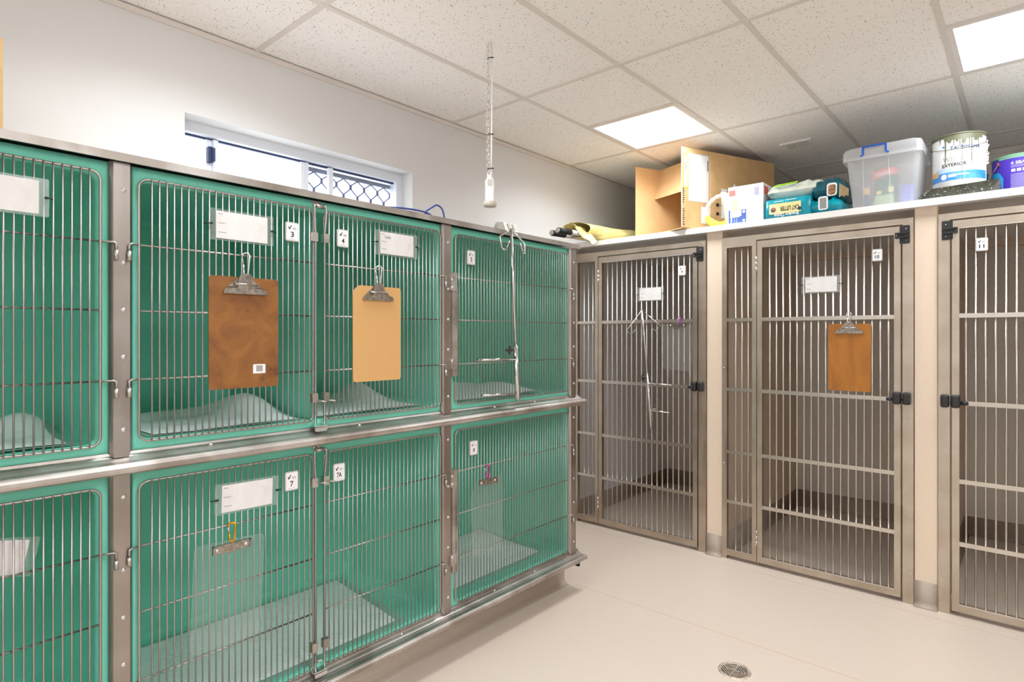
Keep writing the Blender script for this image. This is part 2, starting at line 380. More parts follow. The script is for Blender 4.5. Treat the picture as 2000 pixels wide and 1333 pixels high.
# ------------------------------------------------------------------ kennel partitions and skirtings
def partition(name, x0, x1, label, y0=YK+.012):
    p = struct(MB().rbox(x0, x1, y0, RY, 0, 2.066, .006).build(name, 'kennel_vinyl'), label, 'partition wall')
    return p
def cove(poly, name, parent): pass
parts = [(-1.583, -1.479, 'wall_partition_1', 'beige speckled partition between kennels 9 and 10'), (-.464, -.363, 'wall_partition_2', 'beige speckled partition between kennels 10 and 11'),
         (.655, .755, 'wall_partition_3', 'beige speckled partition to the right of kennel 11')]
SK = .13
def cove_prof(): # (out, up)
    r = .028; return [(0, SK), (.003, SK), (.003, r)]+[(.003+r-r*math.cos(t*math.pi/8), r-r*math.sin(t*math.pi/8)) for t in range(1, 5)]+[(0, 0)]
def skirt(pts, parent, name='skirting'):
    """coved skirting along a floor polyline; outwards is to the right of the walking direction"""
    for (xa, ya), (xb, yb) in zip(pts[:-1], pts[1:]):
        d = Vector((xb-xa, yb-ya, 0)); ln = d.length; d.normalize(); o = Vector((d.y, -d.x, 0))
        MB().prism(cove_prof(), 0, ln, Fr((xa, ya, 0), o, (0,0,1), d), True).build(name, 'skirt_vinyl', parent)
for x0, x1, nm, lb in parts:
    p = partition(nm, x0, x1, lb); y = YK+.012; skirt([(x1, y), (x1, RY)], p)
    skirt([(x0, y), (x1, y)], p); skirt([(x0, RY), (x0, y)], p)
wl, wb = bpy.data.objects['wall_left'], bpy.data.objects['wall_back']
skirt([(WX, RY), (WX, 2.76)][::-1], wl)
for a, b in ((WX, -1.583), (-1.479, -.464), (-.363, .655)): skirt([(a, RY), (b, RY)], wb)
struct(MB().box(.755, RX, YK+.012, YK+.1, 0, ZC).build('wall_partition_4', 'kennel_vinyl'), 'plain beige wall right of the kennels', 'partition wall')
# beige upstand left of kennel 9
p = struct(MB().box(WX, -2.618, YK+.012, YK+.07, 0, 2.066).build('trim_3', 'kennel_vinyl'), 'narrow beige upstand left of kennel 9', 'trim')
# shelf over the kennels
sh = thing('kennel_shelf', (-.95, 4.4, 2.066), 'long white laminate shelf running over the kennels', 'shelf')
MB().box(WX+.001, .76, 3.66, RY-.001, 2.066, 2.1015).build('board', 'shelf_white', sh)
for a, b in ((WX+.002, -1.585), (-1.477, -.466), (-.361, .653)): MB().box(a, b, RY-.05, RY-.002, 2.015, 2.066).build('batten', 'kennel_vinyl', sh)
# ------------------------------------------------------------------ kennel fronts
bar_k = shared(MB().tube([(0,0,0), (0,0,1.90)], .0047, 8), 'alu_bar', 'bar')
screw_me_k = shared(MB().lathe([(0, .003), (.003, .002), (.0035, 0)], 0, 0, 8, Fr((0,0,0), (1,0,0), (0,0,1), (0,-1,0))), 'chrome', 'screw')
def kennel(num, x0, x1, mir, label):
    """x0..x1 outer frame; mir mirrors left and right"""
    w = x1-x0
    def X(a): return x0+a if not mir else x1-a
    def R(m, a0, a1, b0, b1, c0, c1):
        p, q = sorted((X(a0), X(a1))); return m.box(p, q, b0, b1, c0, c1, KF)
    t = thing('kennel_gate', (x0+w/2, YK, 0), label, 'kennel gate', 'steel barred kennel fronts')
    m = MB(); R(m, 0, .030, 0, 2.02, -.03, 0); R(m, w-.048, w, 0, 2.02, -.03, 0); R(m, .030, w-.048, 1.988, 2.02, -.03, 0)
    m.build('frame', 'alu', t)
    for a, b in ((.012, 1.2), (.012, .6), (w-.012, .95), (w-.012, .16), (w-.012, 2.0)): inst(screw_me_k, 'screw', t, KF.p(X(a), b, .0))
    # fixed side panel
    s0, s1 = .030, .212
    m = MB(); R(m, s1-.026, s1, .022, 1.988, -.028, 0); R(m, s0, s1-.026, .022, .055, -.028, 0); R(m, s0, s1-.026, 1.955, 1.988, -.028, 0)
    sp = m.build('side_panel', 'alu', t)
    for k in range(4): inst(bar_k, 'bar', sp, KF.p(X(.082+k*.0388), .054, -.012))
    for z in (1.503, 1.066, .674, .361):
        m = MB(); R(m, s0, s1-.026, z-.010, z+.010, -.018, -.004); m.build('cross_rail', 'alu_bar', sp)
    m = MB(); R(m, s0, s1-.026, .055, .061, -.02, -.004); m.build('sill_rail', 'alu_bar', sp)
    # door
    d0, d1 = .216, w-.056
    m = MB()
    hi = 1.980
    for q in ((d0, d0+.030, .022, hi), (d1-.030, d1, .022, hi), (d0+.03, d1-.03, .022, .055), (d0+.03, d1-.03, hi-.033, hi)): R(m, *q, -.028, 0)
    d = m.build('door', 'alu', t)
    n = 17; b0, b1 = d0+.072, d1-.056
    for k in range(n): inst(bar_k, 'bar', d, KF.p(X(b0+(b1-b0)*k/(n-1)), .054, -.012))
    for z in (1.503, 1.066, .674, .361):
        m = MB(); R(m, d0+.03, d1-.03-(.03 if z == 1.066 else 0), z-.011, z+.011, -.018, -.003); m.build('cross_rail', 'alu_bar', d)
    m = MB(); R(m, d0+.03, d1-.03, .055, .061, -.02, -.004); m.build('sill_rail', 'alu_bar', d)
    m = MB(); R(m, d0+.03, d1-.03, hi-.041, hi-.033, -.02, -.004); m.build('head_rail', 'alu_bar', d)
    for z in (1.84, .17):
        m = MB()
        for k in range(3): m.tube([(X(d0-.002), z-.047+k*.032, .004), (X(d0-.002), z-.047+k*.032+.030, .004)], .0055, 8, KF)
        m.build('hinge', 'alu_bar', d)
    # sliding bolt with two black knobs
    MB().tube([(X(d1-.062), 1.066, -.006), (X(d1+.02), 1.066, -.006)], .0055, 8, KF).build('bolt', 'chrome', d)
    MB().tube([(X(d1-.066), 1.066, -.006), (X(d1-.034), 1.066, -.006)], .010, 8, KF).build('bolt_sleeve', 'black_plastic', d)
    def knob(a0, a1, par, nm):
        p, q = sorted((X(a0), X(a1))); prof = [Vector(v) for v in ()]
        rings = []
        for c, ins in ((-.004, 0), (.022, 0), (.030, .004), (.033, .010)):
            rings.append([KF.p(a, b, c) for a, b in rrect(p+ins, q-ins, 1.074-.032+ins, 1.074+.032-ins, .009-ins*.5, 3)])
        MB().loops(rings, False, True, False).build(nm, 'black_plastic', par)
    knob(d1-.034, d1+.003, d, 'latch_knob'); knob(d1+.010, d1+.046, t, 'latch_keeper')
    # black stop bracket at the top
    p, q = sorted((X(d1-.004), X(d1+.041)))
    br = MB().rbox(p, q, 1.886, 1.982, 0, .006, .006, KF).build('stop_bracket', 'black_plastic', t)
    p2, q2 = sorted((X(d1-.024), X(d1+.036)))
    MB().box(p2, q2, 1.938, 1.945, .006, .018, KF).box(p2, q2, 1.916, 1.923, .006, .018, KF).box(p2, q2, 1.923, 1.938, .004, .009, KF).build('rib', 'black_plastic', br)
    for z in (1.963, 1.904): inst(screw_me_k, 'bracket_screw', br, KF.p(X(d1+.024), z, .006))
    inst(screw_me_k, 'bracket_screw', br, KF.p(X(d1-.016), 1.931, .010))
    return t
kennel(9, -2.618, -1.585, False, 'barred kennel front number 9, nearest the green cages')
kennel(10, -1.477, -.466, False, 'barred kennel front number 10, between the two beige partitions')
kennel(11, -.361, .653, True, 'barred kennel front number 11, cut off by the right picture edge')
# ------------------------------------------------------------------ cage rack
YE0, YE1 = -.36, 2.7125
POSTS = [(-.36, -.30), (.4895, .5475), (1.713, 1.773), (2.649, 2.7125)]
rack = thing('cage_rack', (-2.28, 1.18, 0), 'stainless steel rack frame holding the green cages', 'cage rack')
MB().box(-2.63, -1.895, YE0-.01, 2.722, 1.9, 1.9085).box(-1.899, -1.892, YE0-.01, 2.722, 1.8855, 1.9085).build('top_trim', 'steel', rack)
def rail(prof, name):
    r = MB().prism([(c, z) for c, z in prof], YE0-.02, 2.742, Fr((XF,0,0), (1,0,0), (0,0,1), (0,1,0))); 
    for i in range(len(r.sm)): r.sm[i] = False
    return r.build(name, 'steel', rack)
def arc(cx, cz, r, t0, t1, n=7): return [(cx+r*math.cos(math.radians(t0+(t1-t0)*k/n)), cz+r*math.sin(math.radians(t0+(t1-t0)*k/n))) for k in range(n+1)]
mid = rail([(-.01, 1.074), (0, 1.074), (.004, 1.067), (.012, 1.061), (.030, 1.053), (.042, 1.051)]+arc(.049, 1.0345, .0165, 100, -90)+[(-.01, 1.016)], 'mid_rail')
bot = rail([(-.01, .2045), (0, .2045), (.005, .196), (.020, .187), (.034, .183), (.044, .1835)]+arc(.054, .170, .0135, 110, -90, 7)+[(-.03, .154)], 'bottom_rail')
screw_me = shared(MB().lathe([(0, .0035), (.0035, .003), (.006, .0012), (.0066, 0)], 0, 0, 12, Fr((0,0,0), (0,1,0), (0,0,1), (1,0,0))).box(-.0036, .0036, -.0007, .0007, .0030, .0037, Fr((0,0,0), (0,1,0), (0,0,1), (1,0,0))), 'chrome', 'screw')
for ya, yb in POSTS:
    for z0, z1, tip, zs in ((1.075, 1.8855, 1, (1.808, 1.606, 1.474, 1.342, 1.138)), (.2045, 1.016, 0, (.950, .746, .612, .480, .262))):
        w = yb-ya; e = .009; P = lambda a, c: (a, c)
        sec = lambda q, z: [(XF+c, y, z) for y, c in ((ya+q*.9, 0), (ya+.001+q*.9, .006), (ya+max(e, q), .016), (yb-max(e, q), .016), (yb-.001-q*.9, .006), (yb-q*.9, 0))]
        m = MB().loops([sec(0, z1), sec(0, z0+.004), sec(.011, z0-.013)], True, True, False)
        p = m.build('post', 'steel_post', rack)
        for z in zs: inst(screw_me, 'screw', p, CF.p((ya+yb)/2+.004, z, .016))
rs = [(.53, 1.064), (.76, 1.064), (1.30, 1.063), (1.74, 1.063), (2.05, 1.063), (2.35, 1.063), (2.67, 1.063)]
for a, b in rs: inst(screw_me, 'screw', mid, CF.p(a, b-.001, .010))
for a in (.76, 1.50, 2.05, 2.35, 2.67): inst(screw_me, 'screw', bot, CF.p(a, .193, .010))
MB().box(-2.63, XF, 2.694, 2.7115, .2, 1.886).box(-2.63, XF, YE0, YE0+.01, .2, 1.886).build('end_panel', 'steel', rack)
MB().rbox(-1.935, -1.895, 2.712, 2.728, .118, .155, .004).build('rail_foot', 'black_rubber', rack)
# coved plinth under the rack
pl = [(-.62, .15), (-.072, .15), (-.072, .035)]+[(-.072+.035-.035*math.cos(t*math.pi/10), .035-.035*math.sin(t*math.pi/10)) for t in range(1, 6)]+[(-.62, 0)]
struct(MB().prism(pl, YE0-.02, 2.715, Fr((XF,0,0), (1,0,0), (0,0,1), (0,1,0)), True).build('baseboard_left', 'floor_vinyl'), 'beige coved vinyl plinth under the cages', 'plinth')
# ------------------------------------------------------------------ cages: moulded green liner + wire doors
UZ = (1.100, 1.850, (1.660, 1.472, 1.277), 1.075, 1.884)              # door bottom, door top, cross bars, face bottom, face top
LZ = (.219, .984, (.802, .613, .418), .2055, 1.015)
PITCH = .0198; XD = .014
bar_me = {}
for k, Z in (('u', UZ), ('l', LZ)): bar_me[k] = shared(MB().tube([(0,0,0), (0,0,Z[1]-Z[0]+.002)], .0025, 8), 'wire', 'bar')
sleeve_me = shared(MB().tube([(0,0,0), (0,0,.026)], .0058, 8), 'steel', 'hinge_sleeve')
def cage(name_lab, row, fa, fb, doors, divider=None, latch=None):
    """fa..fb: green face between the posts; doors: (y0, y1, hinge side, hinge post y, [bars])"""
    Z = UZ if row == 'u' else LZ; zb, zt, zc, f0, f1 = Z
    t = thing('animal_cage', (-2.26, (fa+fb)/2, zb), name_lab, 'animal cage', 'green moulded cages in the steel rack')
    oa, ob = doors[0][0]+.006, doors[-1][1]-.006; oz0, oz1 = zb+.004, zt-.004; n = 5
    R = lambda a0, a1, b0, b1, r, c: [CF.p(a, b, c) for a, b in rrect(a0, a1, b0, b1, r, n)]
    rings = [R(fa, fb, f0, f1, .001, -.004), R(fa, fb, f0, f1, .001, 0), R(oa-.010, ob+.010, oz0-.010, oz1+.014, .034, 0), R(oa-.005, ob+.005, oz0-.006, oz1+.007, .030, -.002),
             R(oa, ob, oz0, oz1, .026, -.009), R(oa, ob, oz0-.002, oz1, .026, -.022), R(oa-.004, ob+.004, oz0-.006, oz1+.006, .03, -.04), R(oa-.004, ob+.004, oz0-.006, oz1+.006, .03, -.64), R(oa+.016, ob-.016, oz0+.016, oz1-.016, .03, -.672)]
    MB().loops(rings).build('liner', 'green_gel', t)
    if divider:
        ya, yb = divider
        MB().rbox(-.662, -.004, oz0, oz1-.012, ya, yb, .012, Fr((XF,0,0), (1,0,0), (0,0,1), (0,1,0))).build('divider', 'green_gel', t)
    for (ya, yb, side, hy, first, cnt) in doors:
        m = MB(); r = .024
        m.tube([(a, b, XD) for a, b in rrect(ya, yb, zb, zt, r, 4)], .0038, 8, CF, closed=True)
        d = m.build('door', 'wire', t)
        for k in range(cnt):
            y = first+k*PITCH
            if ya+.008 < y < yb-.008: inst(bar_me[row], 'bar', d, CF.p(y, zb-.001, XD+.004))
        for i, z in enumerate(zc):
            pts = [(ya, z, XD-.001), (yb, z, XD-.001)]
            if i != 1 and hy is not None:
                h = [(hy, z-.003, XD+.010), (hy, z-.012, XD+.010), (hy, z-.022, XD+.010)]
                s = 1 if side == 'r' else -1
                ex = [(yb if side == 'r' else ya, z, XD-.001), (hy-s*.006, z, XD+.009)]
                seg = ex+h
                MB().tube(seg, .0031, 8, CF).build('hinge_pin', 'wire', d)
                inst(sleeve_me, 'hinge_sleeve', d, CF.p(hy, z-.048, XD+.010))
            MB().tube(pts, .0029, 8, CF).build('cross_bar', 'wire', d)
        if latch == 'pair':                                           # vertical latch rod on the meeting side
            s = 1 if side == 'l' else -1                              # +1: rod at the right edge of the left door
            yr = (yb+.004) if side == 'l' else (ya-.004); top = zt+.016
            pts = [(yr+s*.004, top-.006, XD+.010), (yr-s*.004, top-.002, XD+.012), (yr-s*.006, top-.012, XD+.013), (yr-s*.004, zt-.04, XD+.012), (yr, zt-.088, XD+.010), (yr, zb-.012, XD+.010)]
            MB().tube(pts, .0042, 8, CF).build('latch_rod', 'wire', d)
            for zz in (zt-.100, zb+.083): MB().rbox(min(yr, yr-s*.010)-.006, max(yr, yr-s*.010)+.006, zz-.016, zz+.016, XD-.004, XD+.017, .002, CF).build('rod_clamp', 'steel', d)
            zh = zb+.072 if row == 'u' else zt-.10
            MB().tube([(yr, zh, XD+.012), (yr+.024, zh-.002, XD+.045)], .003, 6, CF).build('latch_handle', 'wire', d)
    if latch == 'pair':
        yc = (doors[0][1]+doors[1][0])/2; top = zt+.012
        MB().box(yc-.017, yc+.017, top+.004, f1-.001, 0, .002, CF).build('catch_plate', 'steel', t)
        MB().tube([(yc-.018, top, XD+.006), (yc+.018, top, XD+.006)], .0075, 8, CF).build('top_catch', 'steel', t)
        for q in (-.009, .009): inst(screw_me, 'catch_screw', t, CF.p(yc+q, f1-.012, .002))
        m = MB().box(yc-.026, yc+.026, f0+.004, f0+.008, -.01, .03, CF).prism(rrect(yc-.024, yc+.024, f0-.012, f0+.002, .006, 3), .028, .032, CF).box(yc-.026, yc+.026, f0+.004, f0+.026, -.012, -.009, CF)
        m.build('bottom_catch', 'chrome', t)
    if latch == 'bar':                                                # long flat latch bar on the post at the left
        q0 = 1.765; z1 = zc[0]+.008; z0 = zc[2]-.052
        m = MB().box(q0, q0+.024, z0, z1-.05, .016, .023, CF).box(q0+.021, q0+.024, z0, z1-.05, .012, .030, CF); b = m.build('latch_bar', 'steel', t)
        MB().rbox(q0-.012, q0+.024, z1-.070, z1+.006, .016, .027, .004, CF).rbox(q0-.004, q0+.020, z1-.012, z1+.010, .016, .034, .004, CF).build('latch_head', 'steel', b)
        MB().rbox(q0-.012, q0+.024, zc[2]-.020, zc[2]+.028, .016, .027, .002, CF).build('latch_guide', 'steel', b)
        for z in (z1-.02, z1-.055, zc[2]+.016): inst(screw_me, 'latch_screw', b, CF.p(q0-.004, z, .027))
        ya = doors[0][0]
        for z in (zc[0], zc[2]): MB().tube([(q0+.010, z, .034), (ya, z+.001, XD+.002)], .0034, 6, CF).build('latch_hook', 'wire', b)
    return t
D_L = (-.26, .4685, 'r', .504, -.25, 37)
def dset(row):
    return ([(-.27, .4685, 'r', .5035, .443-PITCH*36, 37)], [(.5615, 1.104, 'l', .5345, .593, 26), (1.147, 1.702, 'r', 1.7255, 1.165, 28)], [(1.791, 2.634, 'r', 2.668, 1.809, 42)])
LB = {('u', 0): 'green cage at the upper left edge, card in its door and no number', ('u', 1): 'upper green double cage with doors 3 and 4 and a divider', ('u', 2): 'upper green cage number 5 behind the drip stand',
      ('l', 0): 'green cage at the lower left edge, below the unnumbered one', ('l', 1): 'lower green double cage with doors 7 and 7A, no divider', ('l', 2): 'lower green cage number 8 beside the kennels'}
CAGES = {}
for row in 'ul':
    a, b, c = dset(row)
    CAGES[row, 0] = cage(LB[row, 0], row, -.30, .4895, a)
    CAGES[row, 1] = cage(LB[row, 1], row, .5475, 1.713, b, (1.112, 1.1275) if row == 'u' else None, 'pair')
    CAGES[row, 2] = cage(LB[row, 2], row, 1.773, 2.649, c, None, 'bar')
# dark steel tab on the floor of the lower double cage, below the latch
MB().box(1.090, 1.165, .217, .219, -.09, -.012, CF).build('floor_tab', 'track_dark', CAGES['l', 1])
# ------------------------------------------------------------------ absorbent pads in the cages
def pad(y0, y1, c0, c1, z, label, humps=(), skew=0, group='absorbent pads lying in the cages', amp=.0045):
    rnd = random.Random(hash(label) % 1000 if False else len(label)*7)
    ph = [(rnd.uniform(8, 22), rnd.uniform(0, 6.28), rnd.uniform(8, 22), rnd.uniform(0, 6.28)) for _ in range(4)]
    def fn(u, v):
        Y = y0+(y1-y0)*u+skew*v; C = c0+(c1-c0)*v
        h = z+.004+sum(amp*.5*(1+math.sin(a*Y+b)*math.sin(c*C+d)) for a, b, c, d in ph)*.6
        for hy, hc, ry, rc, hh in humps: h += hh*math.exp(-((Y-hy)/ry)**2-((C-hc)/rc)**2)
        return CF.p(Y, h, C)
    o = MB().grid(fn, 40, 30).build('absorbent_pad', 'pad')
    def f2(u, v):
        p = fn(-.045+1.09*u, -.045+1.09*v); p.z -= .0025; return p
    fo = MB().grid(f2, 20, 16).build('film_border', 'pad_film', o)
    return tag(o, label, 'pad', group)
pad(.615, 1.075, -.045, -.50, 1.097, 'white crumpled pad inside cage 3', ((1.02, -.33, .10, .13, .075), (.8, -.44, .3, .06, .025)))
pad(1.16, 1.64, -.05, -.46, 1.097, 'white folded pad inside cage 4', ((1.56, -.40, .09, .12, .085), (1.3, -.44, .1, .06, .03)))
pad(1.825, 2.44, -.05, -.60, 1.097, 'white pad inside cage 5 curling up at its right end', ((2.40, -.30, .12, .20, .04), (2.1, -.56, .3, .07, .05)))
pad(-.1, .41, -.06, -.50, 1.097, 'white pad inside the unnumbered upper left cage', ((.36, -.42, .08, .1, .06),))
pad(.60, 1.52, -.055, -.60, .217, 'large flat white pad inside cage 7', (), .06, amp=.0015)
pad(1.86, 2.52, -.10, -.60, .217, 'white pad inside cage 8', ((2.05, -.56, .2, .08, .05),), .05, amp=.002)
# ------------------------------------------------------------------ number plates
def tick(m, a, b, s, c, F):
    m.prism([(a-.5*s, b+.12*s), (a-.30*s, b+.20*s), (a-.16*s, b-.12*s), (a+.30*s, b+.62*s), (a+.52*s, b+.62*s), (a-.06*s, b-.5*s), (a-.26*s, b-.5*s)], c, c+.0002, F)
def plate(num, a0, b0, F, c, where):
    w, h = .048, .065; a1, b1 = a0+w, b0+h; cx = a0+w/2
    t = thing('number_plate', F.p(cx, b0, c), f'small white number plate reading {num} on {where}', 'number plate', 'number plates on the doors')
    MB().rbox(a0, a1, b0, b1, c, c+.004, .006, F).build('rim', 'plate_rim', t)
    MB().rbox(a0+.0035, a1-.0035, b0+.0035, b1-.0035, c+.004, c+.0052, .004, F).build('face', 'plate_white', t)
    k = c+.0054
    m = MB(); m.text(num+'*', cx-.0005, b0+.0235, .0185, k, F, width=.0115 if len(num) == 1 else .021); m.build('numeral', 'ink', t)
    m = MB(); tick(m, cx-.009, b1-.0185, .013, k, F); m.text("et's*", cx+.0075, b1-.020, .0052, k, F, width=.013); m.build('logo', 'ink', t)
    m = MB(); m.text('CHOICE', cx+.0085, b1-.0262, .0022, k, F, width=.011); 
    for q in (-.010, -.002, .007): m.box(cx+q-.003, cx+q+.003, b0+.0074, b0+.0084, k, k+.0001, F)
    m.build('small_print', 'grey_ink', t)
CB = XD+.0068                                                         # just in front of the cage bars
plate('3', .996, 1.7245, CF, CB, 'the crumpled-pad cage door')
plate('4', 1.194, 1.7265, CF, CB, 'the door with the pale clipboard')
plate('5', 1.854, 1.722, CF, CB, 'the cage door behind the drip stand')
plate('7', .994, .873, CF, CB, 'the lower left of the paired doors')
plate('7A', 1.178, .871, CF, CB, 'the lower right of the paired doors')
plate('8', 1.870, .862, CF, CB, 'the lower cage door nearest the kennels')
KB = -.006                                                            # just in front of the kennel bars
plate('9', -1.770, 1.804, KF, KB, 'the kennel nearest the cages')
plate('10', -.653, 1.805, KF, KB, 'the middle kennel')
plate('11', -.211, 1.818, KF, KB, 'the rightmost kennel')
# ------------------------------------------------------------------ cards in clear sleeves, tied on with cable ties
def sleeve(a0, b0, F, c, label, name=None, tilt=0, ties=True):
    w, h = .206, .098; cw, ch = .164, .085
    G = Fr(F.p(a0+w/2, b0+h/2, c), F.u*math.cos(tilt)+F.v*math.sin(tilt), F.v*math.cos(tilt)-F.u*math.sin(tilt), F.w)
    t = thing('card_sleeve', F.p(a0+w/2, b0, c), label, 'card holder', 'cage cards in clear sleeves')
    MB().rbox(-w/2, w/2, -h/2, h/2, -.0004, .0004, .004, G).build('sleeve', 'clear_sleeve', t)
    cd_ = MB().box(-cw/2, cw/2, -ch/2, ch/2, .0006, .0012, G).build('card', 'card_paper', t)
    m = MB()
    for k, (s, ww) in enumerate((('Name', .013), ('Procedure', .022), ('Accessories', .025))): m.text(s, -cw/2+.006, ch/2-.0085-k*.0285, .0042, .0014, G, 'l', width=ww)
    for q in ((-cw/2+.003, cw/2-.003, ch/2-.003, ch/2-.0024), (-cw/2+.003, cw/2-.003, -ch/2+.0024, -ch/2+.003), (-cw/2+.003, -cw/2+.0036, -ch/2+.003, ch/2-.003), (cw/2-.0036, cw/2-.003, -ch/2+.003, ch/2-.003)): pass
    m.build('print', 'ink', cd_)
    if name: MB().text(name, -cw/2+.036, ch/2-.018, .013, .0014, G, width=.028, rot=-.03).build('handwriting', 'ink', cd_)
    if ties:
        for s in (-1, 1):
            MB().tube([(s*(w/2-.008), .001, .002), (s*(w/2+.006), -.001, .003), (s*(w/2+.012), -.001, -.010)], .0017, 6, G).rbox(s*(w/2-.006)-.004, s*(w/2-.006)+.004, -.002, .003, .001, .006, .001, G).build('cable_tie', 'black_rubber', t)
    return t
sleeve(.149, 1.706, CF, CB, 'card in a clear sleeve on the unnumbered upper left cage')
sleeve(.749, 1.700, CF, CB, 'blank card in a clear sleeve above the dark brown clipboard')
sleeve(1.364, 1.7165, CF, CB, 'card with a handwritten name on the door of cage 4', 'Lala')
sleeve(.766, .838, CF, CB, 'blank card in a clear sleeve on the door of cage 7', tilt=-.025)
sleeve(.128, .806, CF, XD-.014, 'tilted card hanging behind the bars at the lower left', tilt=-.20, ties=False)
sleeve(-2.086, 1.643, KF, KB, 'card in a clear sleeve above the folding drip stand')
sleeve(-1.010, 1.647, KF, KB, 'card in a clear sleeve on the door of kennel 10')
MB()
# ------------------------------------------------------------------ clipboards and carabiners
def carabiner(a, z0, z1, F, c, m_body, label, turn=0.6):
    w = .012; G = Fr(F.p(a, z0, c), F.u*math.cos(turn)+F.w*math.sin(turn), F.v, F.w*math.cos(turn)-F.u*math.sin(turn)); h = z1-z0
    pts = [(-w*.55, h*.46), (-w*.5, h*.10), (-w*.2, 0), (w*.35, 0), (w*.62, h*.10), (w*.8, h*.5), (w, h*.86), (w*.65, h*.98), (0, h), (-w*.7, h*.95), (-w*.95, h*.80)]
    o = MB().tube([(p, q, 0) for p, q in pts], .0027, 8, G).build('carabiner', m_body)
    MB().tube([(-w*.55, h*.46, 0), (-w*.95, h*.80, 0)], .0017, 6, G).build('gate', 'chrome', o)
    return tag(o, label, 'carabiner', 'carabiners holding the clipboards')
def clipboard(a0, a1, b0, b1, F, c, m_board, label, chipped=False, tilt=0):
    w, h = a1-a0, b1-b0; cx = (a0+a1)/2
    G = Fr(F.p(cx, b1, c), F.u*math.cos(tilt)+F.v*math.sin(tilt), F.v*math.cos(tilt)-F.u*math.sin(tilt), F.w)
    t = thing('clipboard', F.p(cx, b0, c), label, 'clipboard', 'clipboards hung on the doors')
    poly = rrect(-w/2, w/2, -h, 0, .012, 4)
    if chipped: poly = [q for q in poly if not (q[0] < -w/2+.02 and q[1] > -.02)]; i = max(range(len(poly)), key=lambda k: (poly[k][1] > -.02, poly[k][0] < 0, -poly[k][0]))
    if chipped:
        tr = rrect(-w/2, w/2, -h, 0, .012, 4); poly = tr[0:5]+[(-w/2+.030, 0), (-w/2+.026, -.003), (-w/2+.024, -.002), (-w/2+.018, -.008), (-w/2+.013, -.009), (-w/2+.008, -.017), (-w/2+.003, -.020), (-w/2+.004, -.026), (-w/2, -.034)]+tr[10:]
    MB().prism(poly, 0, .004, G).build('board', m_board, t)
    s = .07; m = MB()
    m.prism([(-s, -.052), (-s+.002, -.043), (-s+.008, -.036), (-.026, -.034), (-.027, -.026), (-.020, .004), (-.012, .012), (.012, .012), (.022, .000), (.030, -.024), (.026, -.034), (s-.010, -.036), (s-.002, -.042), (s, -.048), (s-.004, -.052)], .010, .0125, G)
    cl = m.build('clip', 'clip_metal', t)
    MB().box(-s, s, -.054, -.050, .004, .013, G).build('jaw', 'clip_metal', cl)
    MB().prism([(-.056, -.032), (-.050, -.026), (-.012, .004), (.010, .004), (.048, -.026), (.054, -.032)], .0045, .007, G).build('base_plate', 'clip_metal', t)
    MB().tube([(-.036, -.024, .010), (.036, -.024, .010)], .0045, 8, G).build('spring', 'clip_metal', t)
    m = MB().lathe([(.0045, .0126), (.0030, .0128), (.003, .0122)], .002, 0, 10, G); m.build('rivet_hole', 'track_dark', cl)
    return t, G
t, G = clipboard(.747, .970, 1.234, 1.589, CF, CB, 'hardboard_dark', 'dark stained brown clipboard with a barcode sticker on cage 3')
st = MB().rbox(.026, .067, -.310, -.280, .004, .0044, .002, G).build('barcode_sticker', 'plate_white', t)
m = MB()
for k in range(9): m.box(.036+k*.0024, .0372+k*.0024+(k % 3)*.0004, -.304, -.284, .0044, .0046, G)
m.build('barcode', 'grey_ink', st)
clipboard(1.261, 1.482, 1.228, 1.592, CF, CB, 'hardboard_light', 'pale tan clipboard with a chipped corner on cage 4', True)
clipboard(-.868, -.658, 1.096, 1.469, KF, KB, 'hardboard_amber', 'amber brown clipboard on the door of kennel 10')
carabiner(.860, 1.596, 1.668, CF, CB+.006, 'chrome', 'silver carabiner above the dark brown clipboard')
carabiner(1.374, 1.598, 1.672, CF, CB+.006, 'chrome', 'silver carabiner above the pale tan clipboard')
carabiner(-.764, 1.478, 1.532, KF, KB+.012, 'chrome', 'silver carabiner above the amber clipboard', .1)
def clear_board(poly, clipbox, F, c, label, tilt, extra=None):
    """poly: outline in frame units; clipbox: centre a, b, width"""
    ca, cb, cw = clipbox
    t = thing('clipboard', F.p(ca, min(p[1] for p in poly), c), label, 'clipboard', 'clipboards hung on the doors')
    MB().prism(poly, 0+c, c+.002, F).build('board', 'clear_board', t)
    G = Fr(F.p(ca, cb, c), F.u*math.cos(tilt)+F.v*math.sin(tilt), F.v*math.cos(tilt)-F.u*math.sin(tilt), F.w)
    MB().tube([F.p(a, b, c+.001) for a, b in poly], .0007, 4, closed=True).build('board_edge', 'clear_sleeve', t)
    m = MB().rbox(-cw/2, cw/2, -.013, .013, .003, .006, .002, G).box(-cw/2, -cw/2+.004, -.013, .013, .002, .009, G).box(cw/2-.004, cw/2, -.013, .013, .002, .009, G).box(-cw/2, cw/2, .010, .013, .004, .009, G).prism([(-.016, -.013), (.016, -.013), (.010, -.018), (-.010, -.018)], .003, .006, G)
    cl = m.build('clip', 'clip_metal', t)
    for s in (-1, 1): MB().lathe([(0, .009), (.004, .0085), (.006, .006)], s*(cw/2-.014), -.001, 10, G).build('rivet', 'chrome', cl)
    return t
def rot(poly, cx, cy, a): return [(cx+(x-cx)*math.cos(a)-(y-cy)*math.sin(a), cy+(x-cx)*math.sin(a)+(y-cy)*math.cos(a)) for x, y in poly]
clear_board(rot(rrect(.706, .923, .430, .757, .018, 4), .815, .75, -.04), (.817, .735, .118), CF, CB, 'clear plastic clipboard on a gold carabiner, cage 7', -.01)
carabiner(.815, .752, .812, CF, CB+.006, 'gold', 'gold carabiner on the door of cage 7')
